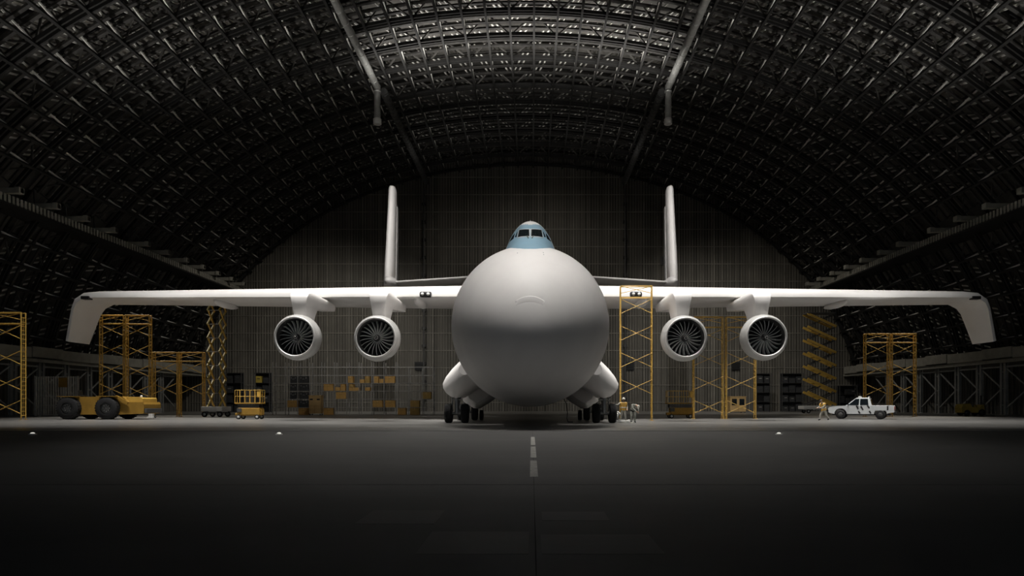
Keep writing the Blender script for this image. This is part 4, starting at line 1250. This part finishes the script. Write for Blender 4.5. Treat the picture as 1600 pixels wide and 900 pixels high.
    bm.to_mesh(bm_me); bm.free()
    zmin = min(v.co.z for v in bm_me.vertices)
    for k in cols: bm_me.materials.append(M[k])
    root = thing('person', name_label, 'person', (loc[0], loc[1], 0), rz)
    body = bpy.data.objects.new('body', bm_me); COL.objects.link(body); body.parent = root; body.location = (0, 0, -zmin)
    off = Vector((0, 0, -zmin))
    def shell(nm, keep, mt, grow):
        b2 = bmesh.new(); b2.from_mesh(bm_me)
        n0 = len(rgs); b2.faces.ensure_lookup_table()
        kill = [fc for i, fc in enumerate(b2.faces) if i >= n0 or not keep(fc.calc_center_median())]
        bmesh.ops.delete(b2, geom=kill, context='FACES')
        b2.normal_update()
        for v in b2.verts: v.co += v.normal * grow
        geo = bmesh.ops.solidify(b2, geom=b2.faces[:], thickness=-.008)
        m2 = bpy.data.meshes.new(nm); b2.to_mesh(m2); b2.free(); m2.materials.clear(); m2.materials.append(M[mt])
        for p in m2.polygons: p.material_index = 0; p.use_smooth = True
        o2 = bpy.data.objects.new(nm, m2); COL.objects.link(o2); o2.parent = root; o2.location = off
        return o2
    pl, ch, nk = Vector(J['pelvis']), Vector(J['chest']), Vector(J['neck'])
    ax = (nk - pl)
    if vest:
        def kv(c):
            t = (c - pl).dot(ax) / ax.length_squared
            dd = (c - pl - ax * t).length
            return -.12 < t < .92 and dd < .26
        v = shell('vest', kv, 'vest', .018)
        def kb(c):
            t = (c - pl).dot(ax) / ax.length_squared; return .18 < t < .3 and (c - pl - ax * t).length < .25
        shell('reflective_band', kb, 'band', .03).parent = v
        v.children[0].location = (0, 0, 0)
    else:
        shell('belt', lambda c: -.02 < (c - pl).dot(ax) / ax.length_squared < .1 and (c - pl).length < .22, 'boot', .008)
    c = hd + up * .06 + off
    m = MB()
    R3 = up.to_track_quat('Z', 'Y').to_matrix()
    secs = []
    for j in range(8):
        t = j / 7 * pi / 2
        rr = cos(t); secs.append([c + R3 @ Vector((cos(2 * pi * i / 20) * (.108 * rr + .001), sin(2 * pi * i / 20) * (.125 * rr + .001), .105 * sin(t))) for i in range(20)])
    m.smooth = True; m.loft(secs)
    if helmet:
        m.smooth = False
        m.loft([[c + R3 @ Vector((cos(2 * pi * i / 20) * .128, sin(2 * pi * i / 20) * .148, z)) for i in range(20)] for z in (-.012, .006)])
        m.build('helmet', helmet, root)
    else:
        m.build('hair', 'hair', root)
    return root

P1 = dict(pelvis=(0, 0, .97), waist=(0, .0, 1.12), chest=(.01, -.02, 1.34), neck=(.02, -.03, 1.50), head=(.02, -.05, 1.655), face=(-.3, -1, -.1),
          shl=(-.19, 0, 1.43), ell=(-.42, -.1, 1.27), wrl=(-.66, -.16, 1.36), shr=(.21, -.02, 1.42), elr=(.30, .02, 1.16), wrr=(.26, -.16, .98),
          hipl=(-.1, 0, .9), knl=(-.15, -.03, .50), anl=(-.18, .02, .09), toel=(-.22, -.15, .045), hipr=(.1, 0, .9), knr=(.15, -.04, .50), anr=(.19, .02, .09), toer=(.23, -.15, .045))
person('person in a white helmet and yellow vest reaching out beside the landing gear', (X(974, 45.8), 45.9), 0, P1, ['skin', 'cloth', 'cloth', 'boot'], True, 'helmet')
P2 = dict(pelvis=(0, .10, .95), waist=(.02, -.02, 1.10), chest=(.06, -.2, 1.25), neck=(.16, -.36, 1.27), head=(.25, -.46, 1.19), face=(.5, -.6, -.8),
          shl=(-.10, -.27, 1.29), ell=(-.06, -.36, 1.02), wrl=(.14, -.46, .84), shr=(.27, -.2, 1.24), elr=(.33, -.3, .98), wrr=(.3, -.46, .80),
          hipl=(-.1, .08, .88), knl=(-.12, .0, .48), anl=(-.12, .1, .09), toel=(-.14, -.08, .045), hipr=(.1, .08, .88), knr=(.13, .0, .48), anr=(.14, .1, .09), toer=(.17, -.08, .045))
person('person in pale grey overalls stooping forward, right of the yellow-vested worker', (X(989.5, 45.8), 45.9), 0, P2, ['skin', 'cloth2', 'cloth2', 'boot'], False, 'helmet')
P3 = dict(pelvis=(0, .06, .92), waist=(0, 0, 1.08), chest=(.0, -.10, 1.29), neck=(.0, -.17, 1.44), head=(.0, -.25, 1.56), face=(0, -1, -.5),
          shl=(-.19, -.1, 1.37), ell=(-.26, -.22, 1.12), wrl=(-.2, -.44, 1.04), shr=(.19, -.1, 1.37), elr=(.25, -.22, 1.12), wrr=(.18, -.46, 1.06),
          hipl=(-.1, .05, .86), knl=(-.12, -.2, .52), anl=(-.12, -.26, .09), toel=(-.13, -.44, .045), hipr=(.1, .05, .86), knr=(.12, .12, .47), anr=(.12, .42, .12), toer=(.13, .28, .05))
person('person in a yellow vest leaning forward and walking, in front of the pickup', (X(1287, 52.5), 52.5), radians(-70), P3, ['skin', 'cloth2', 'cloth', 'boot'], True, None)
# ------------------------------------------------------------------ light
def spot(name, loc, target, power, angle, blend=1.0, size=.3, col=(1, .97, .93)):
    d = bpy.data.lights.new(name, 'SPOT'); d.energy = power; d.spot_size = radians(angle); d.spot_blend = blend; d.shadow_soft_size = size; d.color = col
    o = bpy.data.objects.new(name, d); COL.objects.link(o); o.location = loc
    o.rotation_euler = (Vector(target) - Vector(loc)).to_track_quat('-Z', 'Y').to_euler()
    return o
def area(name, loc, target, power, sx, sy, spread=180, col=(1, .97, .93)):
    d = bpy.data.lights.new(name, 'AREA'); d.energy = power; d.shape = 'RECTANGLE'; d.size = sx; d.size_y = sy; d.spread = radians(spread); d.color = col
    o = bpy.data.objects.new(name, d); COL.objects.link(o); o.location = loc
    o.rotation_euler = (Vector(target) - Vector(loc)).to_track_quat('-Z', 'Y').to_euler()
    return o
area('floodlight_key', (0, 23, 35), (0, 35, 9), 860, 9, 6, 64)
spot('floodlight_apron', (0, 24, 39), (0, 25, 0), 17500, 52, 1.0, 2.5)
area('floodlight_row', (0, 47.5, 36), (0, 51.5, 8), 10800, 90, 1.6, 58)
for s_ in (-1, 1):
    spot('fill_tail', (s_ * 9, 47, 34), (s_ * 16.9, 75, 19.5), 34000, 46, 1.0, .2)  # added light for the tail fins, no fixture behind it
    spot('fill_pods', (s_ * 22, 34, 31), (s_ * 5.2, 42.3, 3.3), 42000, 9, 1.0, .2)  # narrow beam added to brighten the gear pods
    spot('fill_vault', (AX + s_ * 38, 50, 1.2), (AX + s_ * 27, 57, 38), 26000, 66, 1.0, .1)  # unseen light near the floor, added to lighten the upper vault
    spot('fill_rear', (AX + s_ * 30, 90, 33), (AX + s_ * 36, 108, 0), 12000, 120, 1.0, .2, (1, .93, .82))  # added fill for the end wall sides and rear floor, without a fixture
spot('fill_rear', (0, 86, 38), (0, 110, 10), 7500, 120, 1.0, .2, (1, .93, .82))  # same added rear fill, centred on the end wall
spot('fill_scaffolds', (-47, 73, 25), (-39, 66, 2), 22000, 56, 1.0, .05, (1, .93, .82))  # added to brighten the left scaffolds, no lamp hangs here
spot('fill_scaffolds', (45, 73, 25), (38, 67, 2), 26000, 46, 1.0, .05, (1, .93, .82))  # right counterpart, added for the scaffolds behind the pickup
area('fill_roof', (AX, 75.5, 37.2), (AX, 77.5, 50), 2700, 34, .3, 120)  # hidden strip added to make the roof braces stand out bright
area('fill_roof', (AX, 100, 36.5), (AX, 102, 50), 220, 34, .3, 140)  # weaker hidden strip added to lift the far roof

w = bpy.data.worlds.new('world'); SC.world = w; w.use_nodes = True
nt = w.node_tree; bg = nt.nodes['Background']
tc = nt.nodes.new('ShaderNodeTexCoord'); sp = nt.nodes.new('ShaderNodeSeparateXYZ'); rp = nt.nodes.new('ShaderNodeValToRGB')
nt.links.new(tc.outputs['Generated'], sp.inputs[0])
mr = nt.nodes.new('ShaderNodeMapRange'); mr.inputs['From Min'].default_value = -1; mr.inputs['From Max'].default_value = 1
nt.links.new(sp.outputs['Z'], mr.inputs['Value']); nt.links.new(mr.outputs['Result'], rp.inputs['Fac'])
e = rp.color_ramp.elements
e[0].position = 0; e[0].color = (.003, .003, .003, 1)
e[1].position = 1.0; e[1].color = (.03, .035, .04, 1)
x = e.new(.5); x.color = (.01, .01, .01, 1)
x = e.new(.507); x.color = (.72, .86, 1.0, 1)
x = e.new(.56); x.color = (.55, .70, .85, 1)
x = e.new(.64); x.color = (.10, .13, .16, 1)
nt.links.new(rp.outputs['Color'], bg.inputs['Color']); bg.inputs['Strength'].default_value = .14

vs = SC.view_settings; vs.view_transform = 'Standard'; vs.look = 'None'; vs.exposure = 0; vs.gamma = 1; vs.use_curve_mapping = False
try:
    SC.cycles.use_denoising = True
    SC.cycles.max_bounces = 6; SC.cycles.diffuse_bounces = 3; SC.cycles.glossy_bounces = 3
except Exception: pass
